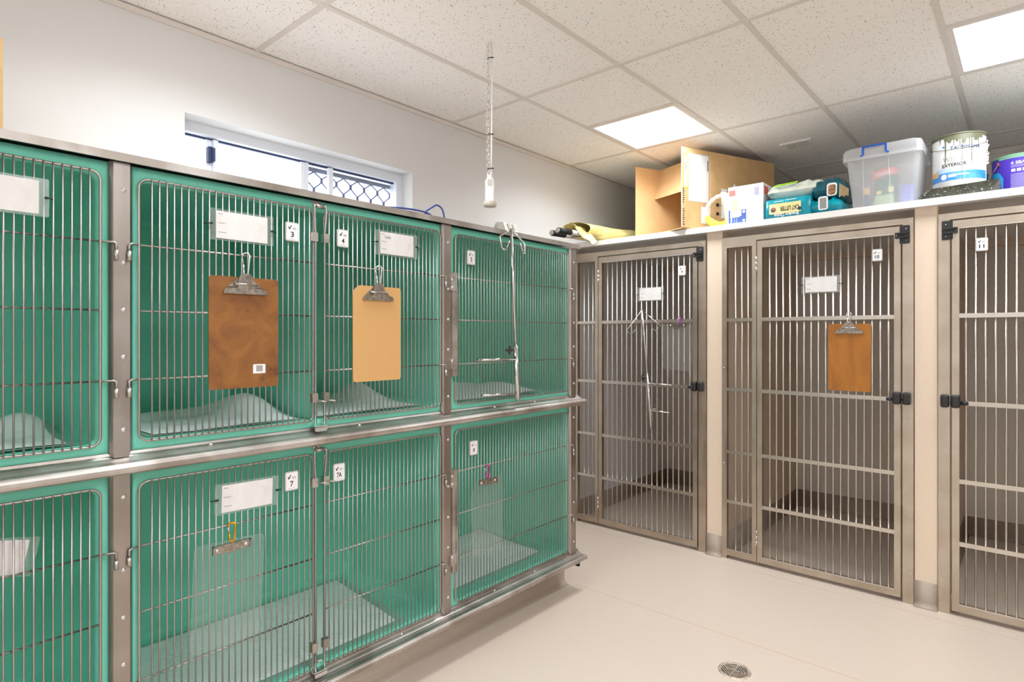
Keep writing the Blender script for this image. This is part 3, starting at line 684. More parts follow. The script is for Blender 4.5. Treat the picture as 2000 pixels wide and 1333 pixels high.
pj = [(2.089, .39), (2.089, .722), (2.080, .738), (1.935, .744), (1.925, .736), (1.915, .722), (1.90, .712), (1.888, .690), (1.879, .668), (1.882, .56), (1.890, .50), (1.886, .47), (1.896, .44), (1.888, .415), (1.894, .392)]
clear_board(pj, (1.989, .726, .12), CF, CB, 'broken clear clipboard on a pink carabiner, cage 8', -.03)
carabiner(1.981, .743, .802, CF, CB+.006, 'magenta', 'pink carabiner on the door of cage 8')
pk = [(-1.666, 1.46), (-1.672, 1.472), (-1.70, 1.476), (-1.88, 1.482), (-1.902, 1.478), (-1.903, 1.388), (-1.884, 1.38), (-1.90, 1.33), (-1.894, 1.27), (-1.885, 1.19), (-1.874, 1.178), (-1.70, 1.17), (-1.688, 1.18), (-1.672, 1.33)]
clear_board(pk, (-1.783, 1.474, .122), KF, KB, 'broken clear clipboard on the door of kennel 9', -.02)
carabiner(-1.768, 1.484, 1.526, KF, KB+.010, 'violet', 'violet carabiner on the door of kennel 9', .3)
# ------------------------------------------------------------------ drip stands
def star_knob(F, a, b, c, axis, parent):
    G = Fr(F.p(a, b, c), *axis); poly = []
    for k in range(4):
        for dt, r in ((-.22, .020), (0, .022), (.22, .020), (.785, .009)): poly.append((r*math.cos(k*math.pi/2+dt), r*math.sin(k*math.pi/2+dt)))
    MB().prism(poly, 0, .012, G).lathe([(.010, -.014), (.010, 0)], 0, 0, 10, G).build('star_knob', 'black_plastic', parent)
def drip_stand(F, c, top, join, foot, hooks, arms, knob, label, flat=False):
    t = thing('drip_stand', F.p(foot[0], foot[1], c), label, 'drip stand', 'folding drip stands hung on the doors')
    MB().tube([(*top, c), (*join, c)], .0066 if not flat else .005, 10, F).build('upper_pole', 'chrome', t)
    MB().tube([(*join, c), (*foot, c)], .0122 if not flat else .008, 12, F).build('lower_pole', 'chrome', t)
    for pts in hooks: MB().tube([(a, b, c+k*.003) for k, (a, b) in enumerate(pts)], .0042 if not flat else .003, 8, F).build('bag_hook', 'chrome', t)
    for (p, q) in arms: MB().tube([(*p, c-.004), (*q, c+.002)], .0056 if not flat else .004, 8, F).build('hanging_arm', 'chrome', t)
    star_knob(F, knob[0], knob[1], c, (F.u*.5+F.w*.86, F.v, F.w*.5-F.u*.86) if not flat else (F.u*.3+F.w*.95, F.v, F.w*.3-F.u*.95), t)
    return t
t = drip_stand(CF, .052, (2.119, 1.915), (2.150, 1.352), (2.165, 1.088),
    [[(2.119, 1.912), (2.075, 1.888), (2.034, 1.868), (2.031, 1.855), (2.036, 1.82), (2.046, 1.806), (2.060, 1.806), (2.068, 1.82), (2.079, 1.850)],
     [(2.119, 1.912), (2.16, 1.885), (2.200, 1.860), (2.206, 1.848), (2.206, 1.812), (2.198, 1.801), (2.186, 1.803), (2.170, 1.83), (2.156, 1.848)]],
    [((1.918, 1.293), (2.142, 1.290)), ((1.924, 1.132), (2.150, 1.121))], (2.110, 1.334), 'chrome drip stand with double hook hung on cage 5')
for y, z in ((1.925, 1.293), (2.100, 1.290)): MB().tube([CF.p(y, z, .046), CF.p(y-.006, z-.004, .012), CF.p(y-.006, z-.045, .012)], .0042, 6).build('door_hook', 'wire', t)
t = drip_stand(KF, .020, (-2.032, 1.582), (-1.990, 1.128), (-1.962, .768),
    [[(-2.032, 1.582), (-2.153, 1.441), (-2.116, 1.408), (-2.076, 1.447)], [(-2.032, 1.582), (-1.892, 1.474), (-1.919, 1.436), (-1.957, 1.457)]],
    [((-2.026, 1.078), (-1.812, 1.074)), ((-2.016, .891), (-1.829, .888))], (-2.020, 1.115), 'thin folding drip stand hung on kennel 9', True)
MB().tube([(-1.985, .889, .02), (-1.930, .905, .0)], .003, 6, KF).tube([(-1.98, 1.055, .02), (-1.91, 1.076, .004)], .003, 6, KF).build('brace', 'wire', t)
# ------------------------------------------------------------------ hanging power socket
px, py = -1.787, 1.883
t = thing('pendant_socket', (px, py, 1.966), 'white pendant power socket hanging on a chain from the ceiling', 'power socket')
MB().rbox(-.021, .021, -.021, .021, 1.985, 2.080, .010, Fr((px, py, 0), (.75, .66, 0), (-.66, .75, 0))).rbox(-.017, .017, -.017, .017, 2.080, 2.088, .009, Fr((px, py, 0), (.75, .66, 0), (-.66, .75, 0))).build('housing', 'socket_white', t)
MB().rbox(-.010, .010, 2.055, 2.083, .0205, .0225, .004, Fr((px, py, 0), (.75, .66, 0), (0, 0, 1), (.66, -.75, 0))).build('inlet', 'socket_grey', t)
MB().lathe([(.0, 1.968), (.024, 1.968), (.029, 1.970), (.030, 1.987), (.028, 1.990), (.02, 1.990)], px, py, 20).build('collar', 'socket_grey', t)
MB().lathe([(.014, 2.088), (.014, 2.096), (.008, 2.100), (.008, 2.108)], px, py, 14).box(px-.012, px-.005, py-.006, py+.006, 2.094, 2.118).box(px+.005, px+.012, py-.006, py+.006, 2.094, 2.118).build('cord_grip', 'socket_white', t)
MB().tube([(px+.004, py+.004, 2.095), (px+.005, py+.005, 2.3), (px+.007, py+.006, 2.5), (px+.004, py+.004, ZC)], .0042, 8).build('cord', 'cord_white', t)
lk = [shared(MB().tube([((.0052*math.cos(q*math.pi/5))*(1 if s == 0 else .2), (.0052*math.cos(q*math.pi/5))*(.2 if s == 0 else 1), .0115*math.sin(q*math.pi/5)) for q in range(10)], .0014, 5, closed=True), 'chrome', 'chain_link') for s in (0, 1)]
for k in range(31): inst(lk[k % 2], 'chain_link', t, (px-.007+.001*math.sin(k), py-.006, 2.122+k*.0186))
for z in (2.62, 2.285, 2.135): MB().tube([(px-.013, py-.004, z), (px-.002, py-.011, z), (px+.012, py-.002, z)], .002, 5).tube([(px+.012, py-.002, z), (px+.02, py+.002, z-.002)], .0025, 5).build('cable_tie', 'black_rubber', t)
# ------------------------------------------------------------------ wall socket beyond the cages
t = thing('wall_socket', (WX, 2.91, 2.08), 'white surface socket box with two switches above cage 5', 'power socket')
sec = [(0, 2.075), (.070, 2.075), (.082, 2.09), (.060, 2.145), (.010, 2.152), (0, 2.150)]
MB().prism(sec, 2.848, 2.972, Fr((WX,0,0), (1,0,0), (0,0,1), (0,1,0))).build('housing', 'socket_white', t)
sl = Vector((-.022, 0, .055)).normalized()
G = Fr((WX+.071, 2.91, 2.1175), (0,1,0), sl, Vector((0,1,0)).cross(sl))
for a in (-.032, .014): MB().rbox(a, a+.024, -.020, .022, -.001, .007, .005, G).build('switch', 'socket_grey', t)
# ------------------------------------------------------------------ blue cable on the cage top
pts = [(-2.14, 1.48, 1.955), (-2.10, 1.60, 1.964), (-2.10, 1.69, 1.972), (-2.10, 1.78, 1.972), (-2.10, 1.815, 1.962), (-2.12, 1.795, 1.975), (-2.10, 1.82, 2.0), (-2.10, 1.853, 2.016), (-2.10, 1.885, 2.0), (-2.10, 1.9, 1.95), (-2.10, 1.905, 1.912)]
def smooth(pts, n=6):
    out = []; P = [Vector(p) for p in pts]
    for i in range(len(P)-1):
        a, b, c, d = P[max(i-1, 0)], P[i], P[i+1], P[min(i+2, len(P)-1)]
        for k in range(n):
            t = k/n; out.append(.5*((2*b)+(c-a)*t+(2*a-5*b+4*c-d)*t*t+(3*b-a-3*c+d)*t**3))
    return out+[P[-1]]
tag(MB().tube(smooth(pts), .0042, 8).build('data_cable', 'cable_blue'), 'blue cable looped on top of the cages right of the window', 'cable')
# cardboard box at the far left on the cage top
t = thing('cardboard_box', (-2.2, .15, 1.9085), 'edge of a brown cardboard box on the cages at the far left', 'box')
MB().box(-2.45, -2.15, -.05, .293, 1.9085, 2.215).build('body', 'cardboard', t); MB().box(-2.16, -2.148, .270, .298, 1.9085, 2.228).build('flap', 'cardboard', t)
# ------------------------------------------------------------------ things on the kennel shelf
SZ = 2.1015
# rolled stretcher
t = thing('stretcher', (-2.43, 3.85, SZ), 'rolled yellow canvas stretcher with grey poles at the left shelf end', 'stretcher')
for (x0, y0, z0), (x1, y1, z1) in (((-2.445, 3.262, 2.128), (-2.36, 4.3, 2.150)), ((-2.515, 3.285, 2.121), (-2.42, 4.3, 2.130))):
    a, b = Vector((x0, y0, z0)), Vector((x1, y1, z1)); d = (b-a).normalized()
    MB().tube([a, b], .0185, 12).build('pole', 'pole_grey', t)
    MB().tube([a-d*.01, a+d*.125], .0205, 12).build('grip', 'black_rubber', t)
    MB().tube([a-d*.016, a-d*.008], .017, 12).build('end_cap', 'socket_grey', t)
def roll(u, v):
    k = v; cx, cy, cz = -2.440+.085*k, 3.46+.80*k, SZ+.058+.012*k; ang = 2*math.pi*u
    rx, rz = .086-.01*k, .054+.004*math.sin(k*9)
    wob = 1+.05*math.sin(3*ang+k*5)+.03*math.sin(5*ang-k*8); lift = .012*max(0, k-.7)*4*max(0, math.sin(ang))
    return (cx+rx*math.cos(ang)*wob, cy+.05*math.cos(ang)*(1-k), cz+rz*math.sin(ang)*wob+lift)
MB().grid(roll, 28, 16).build('canvas', 'yellow_canvas', t)
# loose canvas edge: folds over the pole and droops over the front of the shelf
def droop(u, v):
    x = -2.44+.105*u+.02*v; z = SZ+.075+(-.130*u)*(1-.25*v)+.008*math.sin(9*u+3*v); y = 3.44+.10*v+.06*u*(1-v)-.02*math.sin(5*u)
    return (x, y-.03*max(0, u-.5), z)
MB().grid(droop, 14, 8).build('canvas_edge', 'yellow_canvas', t)
def tuck(u, v):
    return (-2.505+.075*u, 3.43+.06*v+.01*math.sin(8*u), SZ+.085+.020*math.sin(3.1*u)-.018*v+.006*math.sin(11*u))
MB().grid(tuck, 10, 5).build('canvas_fold', 'yellow_canvas', t)
# big open cardboard box
C = {k: Vector((*v, 0)) for k, v in dict(R=(-1.6245, 3.848), L=(-2.079, 4.033), RF=(-1.393, 4.418), RE=(-1.717, 3.62), LE=(-2.169, 3.82)).items()}
C['LF'] = C['L']+C['RF']-C['R']; bz, tz = SZ+.010, 2.636; th = .005
t = thing('cardboard_box', ((-1.75, 4.1, SZ)), 'large open brown cardboard box on the shelf, flaps facing left', 'box')
def wallp(a, b, z0, z1, name, m='cardboard', off=0):
    d = (b-a).normalized(); n = Vector((d.y, -d.x, 0)); return MB().box(0, (b-a).length, 0, th, z0, z1, Fr(a+n*off, d, n, (0,0,1))).build(name, m, t)
wallp(C['R'], C['RF'], bz, tz, 'side_panel'); wallp(C['L'], C['LF'], bz, tz, 'side_panel', 'cardboard_in'); wallp(C['LF'], C['RF'], bz, tz, 'back_panel')
for z in (bz, tz-th): MB().prism([(C[k].x, C[k].y) for k in ('R', 'RF', 'LF', 'L')], z, z+th).build('panel', 'cardboard', t)
rf = wallp(C['RE'], C['R'], bz, tz, 'flap')
wallp(C['LE'], C['L'], bz, tz-.004, 'flap', 'cardboard_in')
inw = (C['R']-C['RE']).normalized()
q = [C['L']+Vector((0,0,tz)), C['R']+Vector((0,0,tz)), C['R']-inw*.06+Vector((0,0,tz-.226)), C['L']-inw*.06+Vector((0,0,tz-.226))]
MB().add(q+[p+inw*th for p in q], [(0,1,2,3), (7,6,5,4), (0,4,5,1), (1,5,6,2), (2,6,7,3), (3,7,4,0)]).build('flap', 'cardboard_in', t)
q = [C['L']+Vector((0,0,bz)), C['R']+Vector((0,0,bz)), C['RE']+Vector((0,0,bz-.002)), C['L']-inw*.246+Vector((0,0,bz-.002))]
MB().add(q+[p-Vector((0,0,th)) for p in q], [(0,1,2,3), (7,6,5,4), (0,4,5,1), (1,5,6,2), (2,6,7,3), (3,7,4,0)]).build('flap', 'cardboard', t)
d = (C['RF']-C['RE']).normalized(); nn = Vector((d.y, -d.x, 0)); BF = Fr(C['RE'], d, (0,0,1), nn); k0 = th+.0006
MB().box(-.001, .004, bz, tz, -.001, th+.001, BF).build('torn_edge', 'cardboard_edge', t)
MB().box(.052, .235, 2.285, 2.605, k0, k0+.0008, BF).build('document_pouch', 'clear_sleeve', t); MB().box(.056, .231, 2.290, 2.602, k0-.0002, k0+.0002, BF).build('document', 'white_paper', t)
ml = MB().box(.006, .050, 2.370, 2.590, k0-.0002, k0+.0003, BF).build('address_label', 'tape_yellow', t); MB().box(.016, .045, 2.378, 2.584, k0+.0003, k0+.0006, BF).build('label_paper', 'white_paper', ml)
MB().text('TuN1*', .030, 2.515, .018, k0+.0009, BF, rot=-math.pi/2, width=.058).build('label_print', 'ink', ml)
m = MB()
for k in range(17):
    if k not in (8, 9): m.box(.004, .016+.004*(k % 3 == 0), 2.128+k*.0145, 2.134+k*.0145, k0, k0+.0003, BF)
m.box(.219, .226, 2.50, 2.57, k0+.0008, k0+.0011, BF); m.build('print', 'ink', t)
MB().box(.165, .245, 2.150, 2.260, k0, k0+.0006, BF).build('paper_label', 'white_paper', t)
MB().box(.345, .40, 2.20, 2.40, k0, k0+.0006, BF).build('paper_label', 'white_paper', t)
m = MB()
for k, b in enumerate((2.155, 2.215, 2.275)): m.rbox(.300, .325, b, b+.022, k0, k0+.0004, .006, BF).box(.332, .345, b+.009, b+.012, k0, k0+.0004, BF)
for k in range(8): m.box(.292, .299, 2.13+k*.022, 2.132+k*.022, k0, k0+.0004, BF)
m.build('handling_marks', 'ink', t)
G = Fr(BF.p(.47, 2.40, k0), BF.u*.8-BF.v*.6, BF.v*.8+BF.u*.6, BF.w)
lb = MB().box(-.03, .13, -.08, .035, 0, .0006, G).build('shipping_label', 'white_paper', t)
m = MB()
for k in range(14): m.box(.0+k*.0034, .0018+k*.0034, -.03, .015, .0006, .0009, G)
m.build('barcode', 'ink', lb)
MB().box(.246, .2475, bz, tz, th-.0002, th+.0006, BF).build('crease', 'cardboard_edge', t)
# cloth ring toy
t = thing('cloth_ring', (-1.52, 3.78, SZ), 'white cloth ring with a yellow bottom leaning on the cardboard box', 'toy')
rc, rz_, ry = (-1.516, 2.222), .094, 3.77
def ringpt(a, w=0): return (rc[0]+.098*math.cos(a), ry+.02*math.sin(a), rc[1]+.095*math.sin(a))
A = lambda d: math.radians(d)
def arcp(d0, d1, n=16): return [ringpt(A(d0+(d1-d0)*k/n)) for k in range(n+1)]
ra = [.0125+.0022*math.sin(k*2.1) for k in range(21)]
MB().tube(arcp(58, 205, 20), ra, 10).build('white_wrap', 'ring_white', t)
MB().tube(arcp(203, 296, 16), [.011+.012*math.sin(math.pi*min(1, (k+1.5)/14)) for k in range(17)], 10).build('yellow_bottom', 'ring_yellow', t)
MB().tube([(rc[0]+.005, ry-.004, 2.322), (rc[0]+.028, ry-.008, 2.306), (rc[0]+.046, ry-.010, 2.25), (rc[0]+.052, ry-.010, 2.18), (rc[0]+.054, ry-.008, 2.122)], [.014, .027, .027, .024, .022], 12).build('cream_wrap', 'ring_cream', t)
# white dispenser carton
t = thing('dispenser_carton', (-1.33, 3.82, SZ), 'white carton with a blue label and red corner patches on the shelf', 'box')
MB().box(-1.437, -1.224, 3.69, 3.948, SZ, 2.333).build('carton', 'carton_white', t)
TF = Fr((0, 3.69, 0), (1,0,0), (0,0,1), (0,-1,0)); e = .0006
MB().box(-1.432, -1.392, 2.277, 2.313, 0, e, TF).build('red_patch', 'red_print', t)
MB().box(-1.435, -1.326, SZ+.001, 2.148, 0, e, TF).box(-1.435, -1.424, 2.148, 2.19, 0, e, TF).box(-1.355, -1.326, 2.148, 2.186, 0, e, TF).build('blue_label', 'blue_print', t)
MB().box(-1.424, -1.366, 2.142, 2.275, e, 2*e, TF).build('address_slip', 'beige_print', t)
MB().text('TORK*', -1.417, 2.124, .011, 3*e, TF, rot=math.pi/2, width=.040).text('Dispenser', -1.398, 2.126, .007, 3*e, TF, rot=math.pi/2, width=.044).text('Dispenser ', -1.384, 2.121, .007, 3*e, TF, rot=math.pi/2, width=.032).build('label_print', 'white_paper', t)
MB().disc(.009, 3*e, -1.340, 2.172, 16, TF).build('label_dot', 'white_paper', t); MB().disc(.008, 3*e, -1.340, 2.118, 16, TF).build('label_dot', 'white_paper', t)
m = MB()
for k in range(10): m.box(-1.278, -1.250, 2.262+k*.005, 2.2645+k*.005+(k % 2)*.001, 0, e, TF)
m.text('55 90 30', -1.288, 2.286, .007, e, TF, rot=math.pi/2, width=.045); m.build('barcode', 'lilac_print', t)
m = MB()
for k in range(8): m.box(-1.410, -1.380, 2.185+k*.009, 2.189+k*.009, 2*e, 3*e, TF)
m.build('slip_print', 'tan_print', t)
MB().box(-1.4365, -1.2245, 2.2175, 2.2183, 0, .0003, TF).build('carton_seam', 'grey_print', t)
TR = Fr((-1.224, 0, 0), (0,1,0), (0,0,1), (1,0,0)); MB().box(3.705, 3.775, 2.268, 2.318, 0, e, TR).build('red_patch', 'red_print', t)
MB().box(3.73, 3.80, SZ+.005, 2.17, 0, e, TR).build('side_label', 'navy', t)
# litter bags
def pillow(x0, x1, y0, y1, z0, z1, tilt=0, seed=0, nx=26, ny=18, pinch=None, ex=.35):
    """soft bag: rounded pillow with wrinkles, flat underside"""
    m = MB(); rnd = random.Random(seed); ph = [rnd.uniform(0, 6.3) for _ in range(8)]
    def fn(sgn):
        def g(u, v):
            a, b = 2*u-1, 2*v-1; e = max(0, 1-abs(a)**6)**ex*max(0, 1-abs(b)**6)**ex
            x = (x0+x1)/2+(x1-x0)/2*a; y = (y0+y1)/2+(y1-y0)/2*b; zm = z0+(z1-z0)*.42
            wr = .006*math.sin(23*u+ph[0]+4*v)+.005*math.sin(31*v+ph[1]-7*u)+.004*math.sin(47*u+ph[2])
            hgt = (z1-zm) if sgn > 0 else (z0-zm)
            if pinch: hgt *= 1-pinch[1]*math.exp(-((u-pinch[0])/.07)**2)
            z = zm+hgt*e+wr*e*(1 if sgn > 0 else .15)+tilt*(x-x0); return (x+.004*math.sin(17*v+ph[3])*e, y, max(z, z0))
        return g
    m.grid(fn(1), nx, ny); m.grid(fn(-1), nx, ny); return m
t = thing('litter_bag', (-.98, 3.85, SZ), 'teal cat litter bag lying under the white bag on the shelf', 'bag')
MB().loops([[(x, y, z) for y, z in ((3.672, SZ), (3.668, 2.15), (3.676, 2.207), (3.70, 2.219), (4.02, 2.216), (4.04, 2.15), (4.03, SZ))] for x in (-1.203, -1.19, -1.12, -1.0, -.955)], True, True).build('front_end', 'teal_bag', t)
pillow(-1.0, -.80, 3.672, 4.04, SZ, 2.182, seed=3).build('bag_body', 'teal_bag', t)
LF = Fr((0, 3.667, 0), (1,0,0), (0,0,1), (0,-1,0))
MB().box(-1.182, -1.005, 2.125, 2.186, 0, .0008, LF).build('name_panel', 'cream_print', t)
MB().text('CAT LITTER*', -1.068, 2.152, .026, .0014, LF, rot=math.pi, width=.105).build('name_print', 'ink', t)
MB().text('Breeders Choice*', -1.085, 2.116, .018, .0014, LF, rot=math.pi, width=.135).box(-1.155, -1.10, 2.196, 2.200, 0, .0014, LF).box(-1.09, -1.03, 2.199, 2.203, 0, .0014, LF).build('script_print', 'white_paper', t)
MB().disc(.020, .0013, -1.158, 2.151, 20, LF).build('picture_ring', 'white_paper', t); MB().disc(.0155, .0018, -1.158, 2.151, 20, LF).build('picture', 'fur_print', t)
MB().disc(.011, .0014, -1.012, 2.142, 14, LF).build('seal', 'navy', t)
G = Fr((-.885, 3.664, 2.150), (1, 0, 0), (0, 0, 1), (0, -1, 0)); bcp = MB().rbox(-.028, .022, -.036, .040, 0, .0012, .012, G).build('barcode_panel', 'white_paper', t)
m = MB()
for k in range(12): m.box(-.020, .014, -.028+k*.005, -.0252+k*.005, .0012, .0016, G)
m.build('barcode', 'ink', bcp)
t = thing('litter_bag', (-.98, 3.88, 2.219), 'white and dark teal litter bag lying on top of the teal bag', 'bag')
pillow(-1.205, -.90, 3.70, 4.02, 2.222, 2.312, seed=5, ex=.3).build('white_part', 'white_bag', t)
pillow(-.955, -.796, 3.69, 4.03, 2.180, 2.300, seed=9, ex=.4).build('teal_part', 'teal_dark', t)
G = Fr((0, 3.698, 0), (1,0,0), Vector((0, .35, .94)), Vector((0, -.94, .35)))
WF = lambda x, z: Fr((x, 3.70, z), Vector((1,0,.05)).normalized(), Vector((0, .5, .86)), Vector((0, -.86, .5)))
g = WF(-1.10, 2.272); MB().box(-.06, .07, .018, .030, .016, .018, g).build('lime_band', 'lime', t)
MB().text('CARBON FOOTPRINT*', 0, .004, .010, .018, g, rot=math.pi, width=.12).build('print', 'teal_dark', t)
g = WF(-1.172, 2.240); MB().text('EASY*', 0, .010, .009, .012, g, width=.028).text('OPEN*', 0, -.003, .009, .012, g, width=.028).build('print', 'teal_dark', t)
g = Fr((-.845, 3.690, 2.225), Vector((1,0,0)), Vector((0,.10,1)).normalized(), Vector((0,-1,.10)).normalized())
pr = MB().rbox(-.030, .022, -.034, .040, .002, .004, .014, g).build('picture_panel', 'white_paper', t); MB().rbox(-.022, .016, -.028, .030, .004, .005, .012, g).build('picture', 'fur_print', pr)
m = MB()
for k in range(7): m.box(.035+.007*k, .038+.007*k, -.05+.004*(k % 3), .030-.006*k, .004, .0045, g)
m.build('side_print', 'tan_print', t)
# plastic storage tub
t = thing('storage_tub', (-.60, 3.90, SZ), 'clear plastic storage tub with a blue clip handle on the shelf', 'storage tub')
def ring(x0, x1, y0, y1, z, r): return [(a, b, z) for a, b in rrect(x0, x1, y0, y1, r, 4)]
MB().loops([ring(-.750, -.458, 3.700, 4.00, SZ+.001, .03), ring(-.752, -.455, 3.697, 4.003, SZ+.02, .03), ring(-.778, -.436, 3.676, 4.04, 2.382, .03)], True, False).build('tub', 'milky_plastic', t)
MB().loops([ring(-.793, -.424, 3.662, 4.05, 2.360, .03), ring(-.793, -.424, 3.662, 4.05, 2.404, .03), ring(-.786, -.430, 3.668, 4.045, 2.424, .03), ring(-.770, -.446, 3.68, 4.03, 2.432, .03)], False, True).build('lid', 'milky_plastic', t)
QF = Fr((0, 3.660, 0), (1,0,0), (0,0,1), (0,-1,0))
MB().box(-.692, -.582, 2.420, 2.427, -.004, .006, QF).prism([(-.694, 2.425), (-.684, 2.425), (-.686, 2.383), (-.692, 2.375), (-.704, 2.375), (-.704, 2.380), (-.695, 2.382)], -.002, .005, QF).prism([(-.580, 2.425), (-.590, 2.425), (-.588, 2.383), (-.582, 2.375), (-.570, 2.375), (-.570, 2.380), (-.579, 2.382)], -.002, .005, QF).build('clip_handle', 'blue_clip', t)
for x0, x1 in ((-.694, -.700), (-.578, -.566)):
    MB().tube([(x0, 3.678, 2.37), (x1+(.006 if x0 < -.6 else 0), 3.700, SZ+.01)], .0022, 6).build('moulded_rib', 'milky_plastic', t)
# things inside the tub
tag(MB().rbox(-.665, -.56, 3.80, 3.90, SZ+.004, 2.34, .02).build('fertiliser_bag', 'dark_green'), 'dark green garden bag seen through the clear tub', 'bag')
ob = bpy.data.objects['fertiliser_bag']; IF = Fr((0, 3.80, 0), (1,0,0), (0,0,1), (0,-1,0))
MB().prism([(-.668+.115*k/10, 2.262+.012*math.sin(math.pi*k/10)+.02*k/10) for k in range(11)]+[(-.553-.115*k/10, 2.332-.012*(1-math.sin(math.pi*k/10))-.01*k/10) for k in range(11)], 0, .002, IF).build('brand_panel', 'red_bag', ob)
MB().text('HORTICO*', -.612, 2.297, .022, .004, IF, width=.085, rot=.12).build('brand_print', 'white_paper', ob)
MB().box(-.66, -.57, SZ+.01, 2.18, 0, .002, IF).build('lower_print', 'pale_green', ob)
MB().box(-.652, -.628, 2.185, 2.205, .002, .003, IF).box(-.595, -.570, 2.19, 2.222, .002, .003, IF).build('pale_panel', 'cream_print', ob)
tag(MB().lathe([(.0, SZ+.004), (.022, SZ+.004), (.022, 2.185), (.018, 2.19)], -.700, 3.80, 16).build('spray_bottle', 'navy'), 'dark blue bottle with a peach cap inside the tub', 'bottle')
MB().lathe([(.018, 2.19), (.018, 2.228), (0, 2.23)], -.700, 3.80, 16).build('cap', 'peach', bpy.data.objects['spray_bottle'])
tag(MB().rbox(-.545, -.48, 3.80, 3.92, SZ+.004, 2.22, .01).build('violet_packet', 'violet_blue'), 'pale violet packet inside the right side of the tub', 'packet')
# paint tray
t = thing('paint_tray', (-.28, 3.84, SZ), 'olive paint tray splashed white under the large paint can', 'paint tray')
tr = [[(-.425, 3.70, SZ+.001), (-.425, 4.00, SZ+.001), (-.150, 4.00, SZ+.014), (-.150, 3.70, SZ+.014)], [(-.446, 3.672, SZ+.004), (-.446, 4.03, SZ+.004), (-.120, 4.03, 2.157), (-.120, 3.672, 2.157)]]
m = MB()
lo = [(-.400, 3.70, SZ+.001), (-.16, 3.70, SZ+.001), (-.16, 4.0, SZ+.001), (-.400, 4.0, SZ+.001)]; hi_ = [(-.443, 3.672, 2.112), (-.385, 3.668, 2.150), (-.118, 3.668, 2.157), (-.118, 4.03, 2.157), (-.385, 4.03, 2.150), (-.443, 4.03, 2.112)]
lo6 = [(-.425, 3.70, SZ+.001), (-.385, 3.695, SZ+.004), (-.150, 3.69, SZ+.004), (-.150, 4.01, SZ+.004), (-.385, 4.0, SZ+.004), (-.425, 4.0, SZ+.001)]
m.loops([lo6, hi_], True, False, False); li6 = [(x*.985-.004, y*.99+.038, z+.006) for x, y, z in lo6]
m.loops([[(x, y, z) for x, y, z in hi_], [(x+(.006 if x < -.3 else -.006), y+(.006 if y < 3.8 else -.006), z-.002) for x, y, z in hi_]], False, False, False)
m.build('tray', 'tray', t); MB().prism([(-.37, 3.70), (-.155, 3.70), (-.155, 4.0), (-.37, 4.0)], SZ+.022, SZ+.026).build('tray_floor', 'tray', t)
MB().tube([(-.43, 3.70, 2.120), (-.405, 3.74, 2.150), (-.39, 3.76, 2.160)], .011, 8).build('paint_lump', 'tray', t)
# large white paint can
cx, cy, cr, cz0, cz1 = -.289, 3.85, .1125, SZ+.026, 2.432
t = thing('paint_can', (cx, cy, cz0), 'large white paint can with olive drips standing in the tray', 'paint can')
MB().lathe([(0, cz0), (cr-.003, cz0), (cr, cz0+.004), (cr, cz1-.006)], cx, cy, 40).build('can', 'can_white', t)
MB().lathe([(cr-.002, cz1-.008), (cr+.004, cz1-.006), (cr+.004, cz1), (cr-.006, cz1), (cr-.012, cz1-.012), (0, cz1-.012)], cx, cy, 40).build('rim', 'olive_paint', t)
def on_can(X, Y, Z, R): return lambda a, b, c: Vector((X+(R+c)*math.sin(a/R), Y-(R+c)*math.cos(a/R), Z+b))
CAN = on_can(cx, cy, 0, cr)
def patch(m, fn, a0, a1, zlo, zhi, c, n=10):
    b = len(m.v)
    for k in range(n+1):
        a = a0+(a1-a0)*k/n; lo = zlo(a) if callable(zlo) else zlo; hi = zhi(a) if callable(zhi) else zhi
        m.v += [fn(a, lo, c), fn(a, hi, c)]
    for k in range(n): m.f.append((b+2*k, b+2*k+2, b+2*k+3, b+2*k+1)); m.sm.append(True)
    return m
patch(MB(), CAN, -.150, .150, 2.196, 2.238, .0006, 20).build('blue_band', 'can_blue', t)
patch(MB(), CAN, -.10, .150, 2.238, 2.260, .0007, 16).build('photo_band', 'can_sky', t)
patch(MB(), CAN, -.145, -.085, 2.224, 2.252, .0008, 6).build('tan_patch', 'tan_print', t)
patch(MB(), CAN, -.01, .11, 2.140, 2.150, .0007, 8).build('pale_strip', 'lilac_print', t)
CF2 = lambda a, b, c: CAN(a, b, c)
MB().text('TAUBMANS*', .036, 2.358, .018, .0018, None, width=.128, bend=CF2).build('maker_print', 'navy', t)
MB().text('WEATHER*', .014, 2.302, .028, .0008, None, width=.148, bend=CF2).build('name_print', 'grey_print', t)
MB().text('EXTERIOR*', -.012, 2.274, .017, .0010, None, width=.104, bend=CF2).build('type_print', 'ink', t)
patch(patch(MB(), CAN, -.036, .0, 2.212, 2.226, .0010, 4), CAN, .004, .050, 2.218, 2.224, .0010, 5).build('band_print', 'white_paper', t)
m = MB()
for k in range(14): m.v.append(CAN(-.056+.014*math.cos(k/14*6.283), 2.217+.014*math.sin(k/14*6.283), .0009))
m.f.append(tuple(range(14))); m.sm.append(False); m.build('band_seal', 'white_paper', t)
m = MB()
for k in range(10): m.v.append(CAN(-.058+.006*math.cos(k/10*6.283), 2.372+.006*math.sin(k/10*6.283), .0009))
m.f.append(tuple(range(10))); m.sm.append(False); m.build('colour_dot', 'can_blue', t)
drips = [(-.075, .0022, .035), (-.048, .003, .15), (-.030, .012, .034), (-.012, .0025, .055), (.002, .007, .034), (.013, .0022, .072), (.030, .010, .046), (.052, .0028, .064), (.062, .0026, .165), (.082, .013, .036), (.096, .0026, .07), (.022, .0013, .27)]
def lower(a):
    z = cz1-.014-(.018 if -.055 < a < .12 else .004)
    for c0, w, ln in drips: z = min(z, cz1-.012-ln*max(0, 1-((a-c0)/w)**2)**.35 if abs(a-c0) < w else 9)
    return z
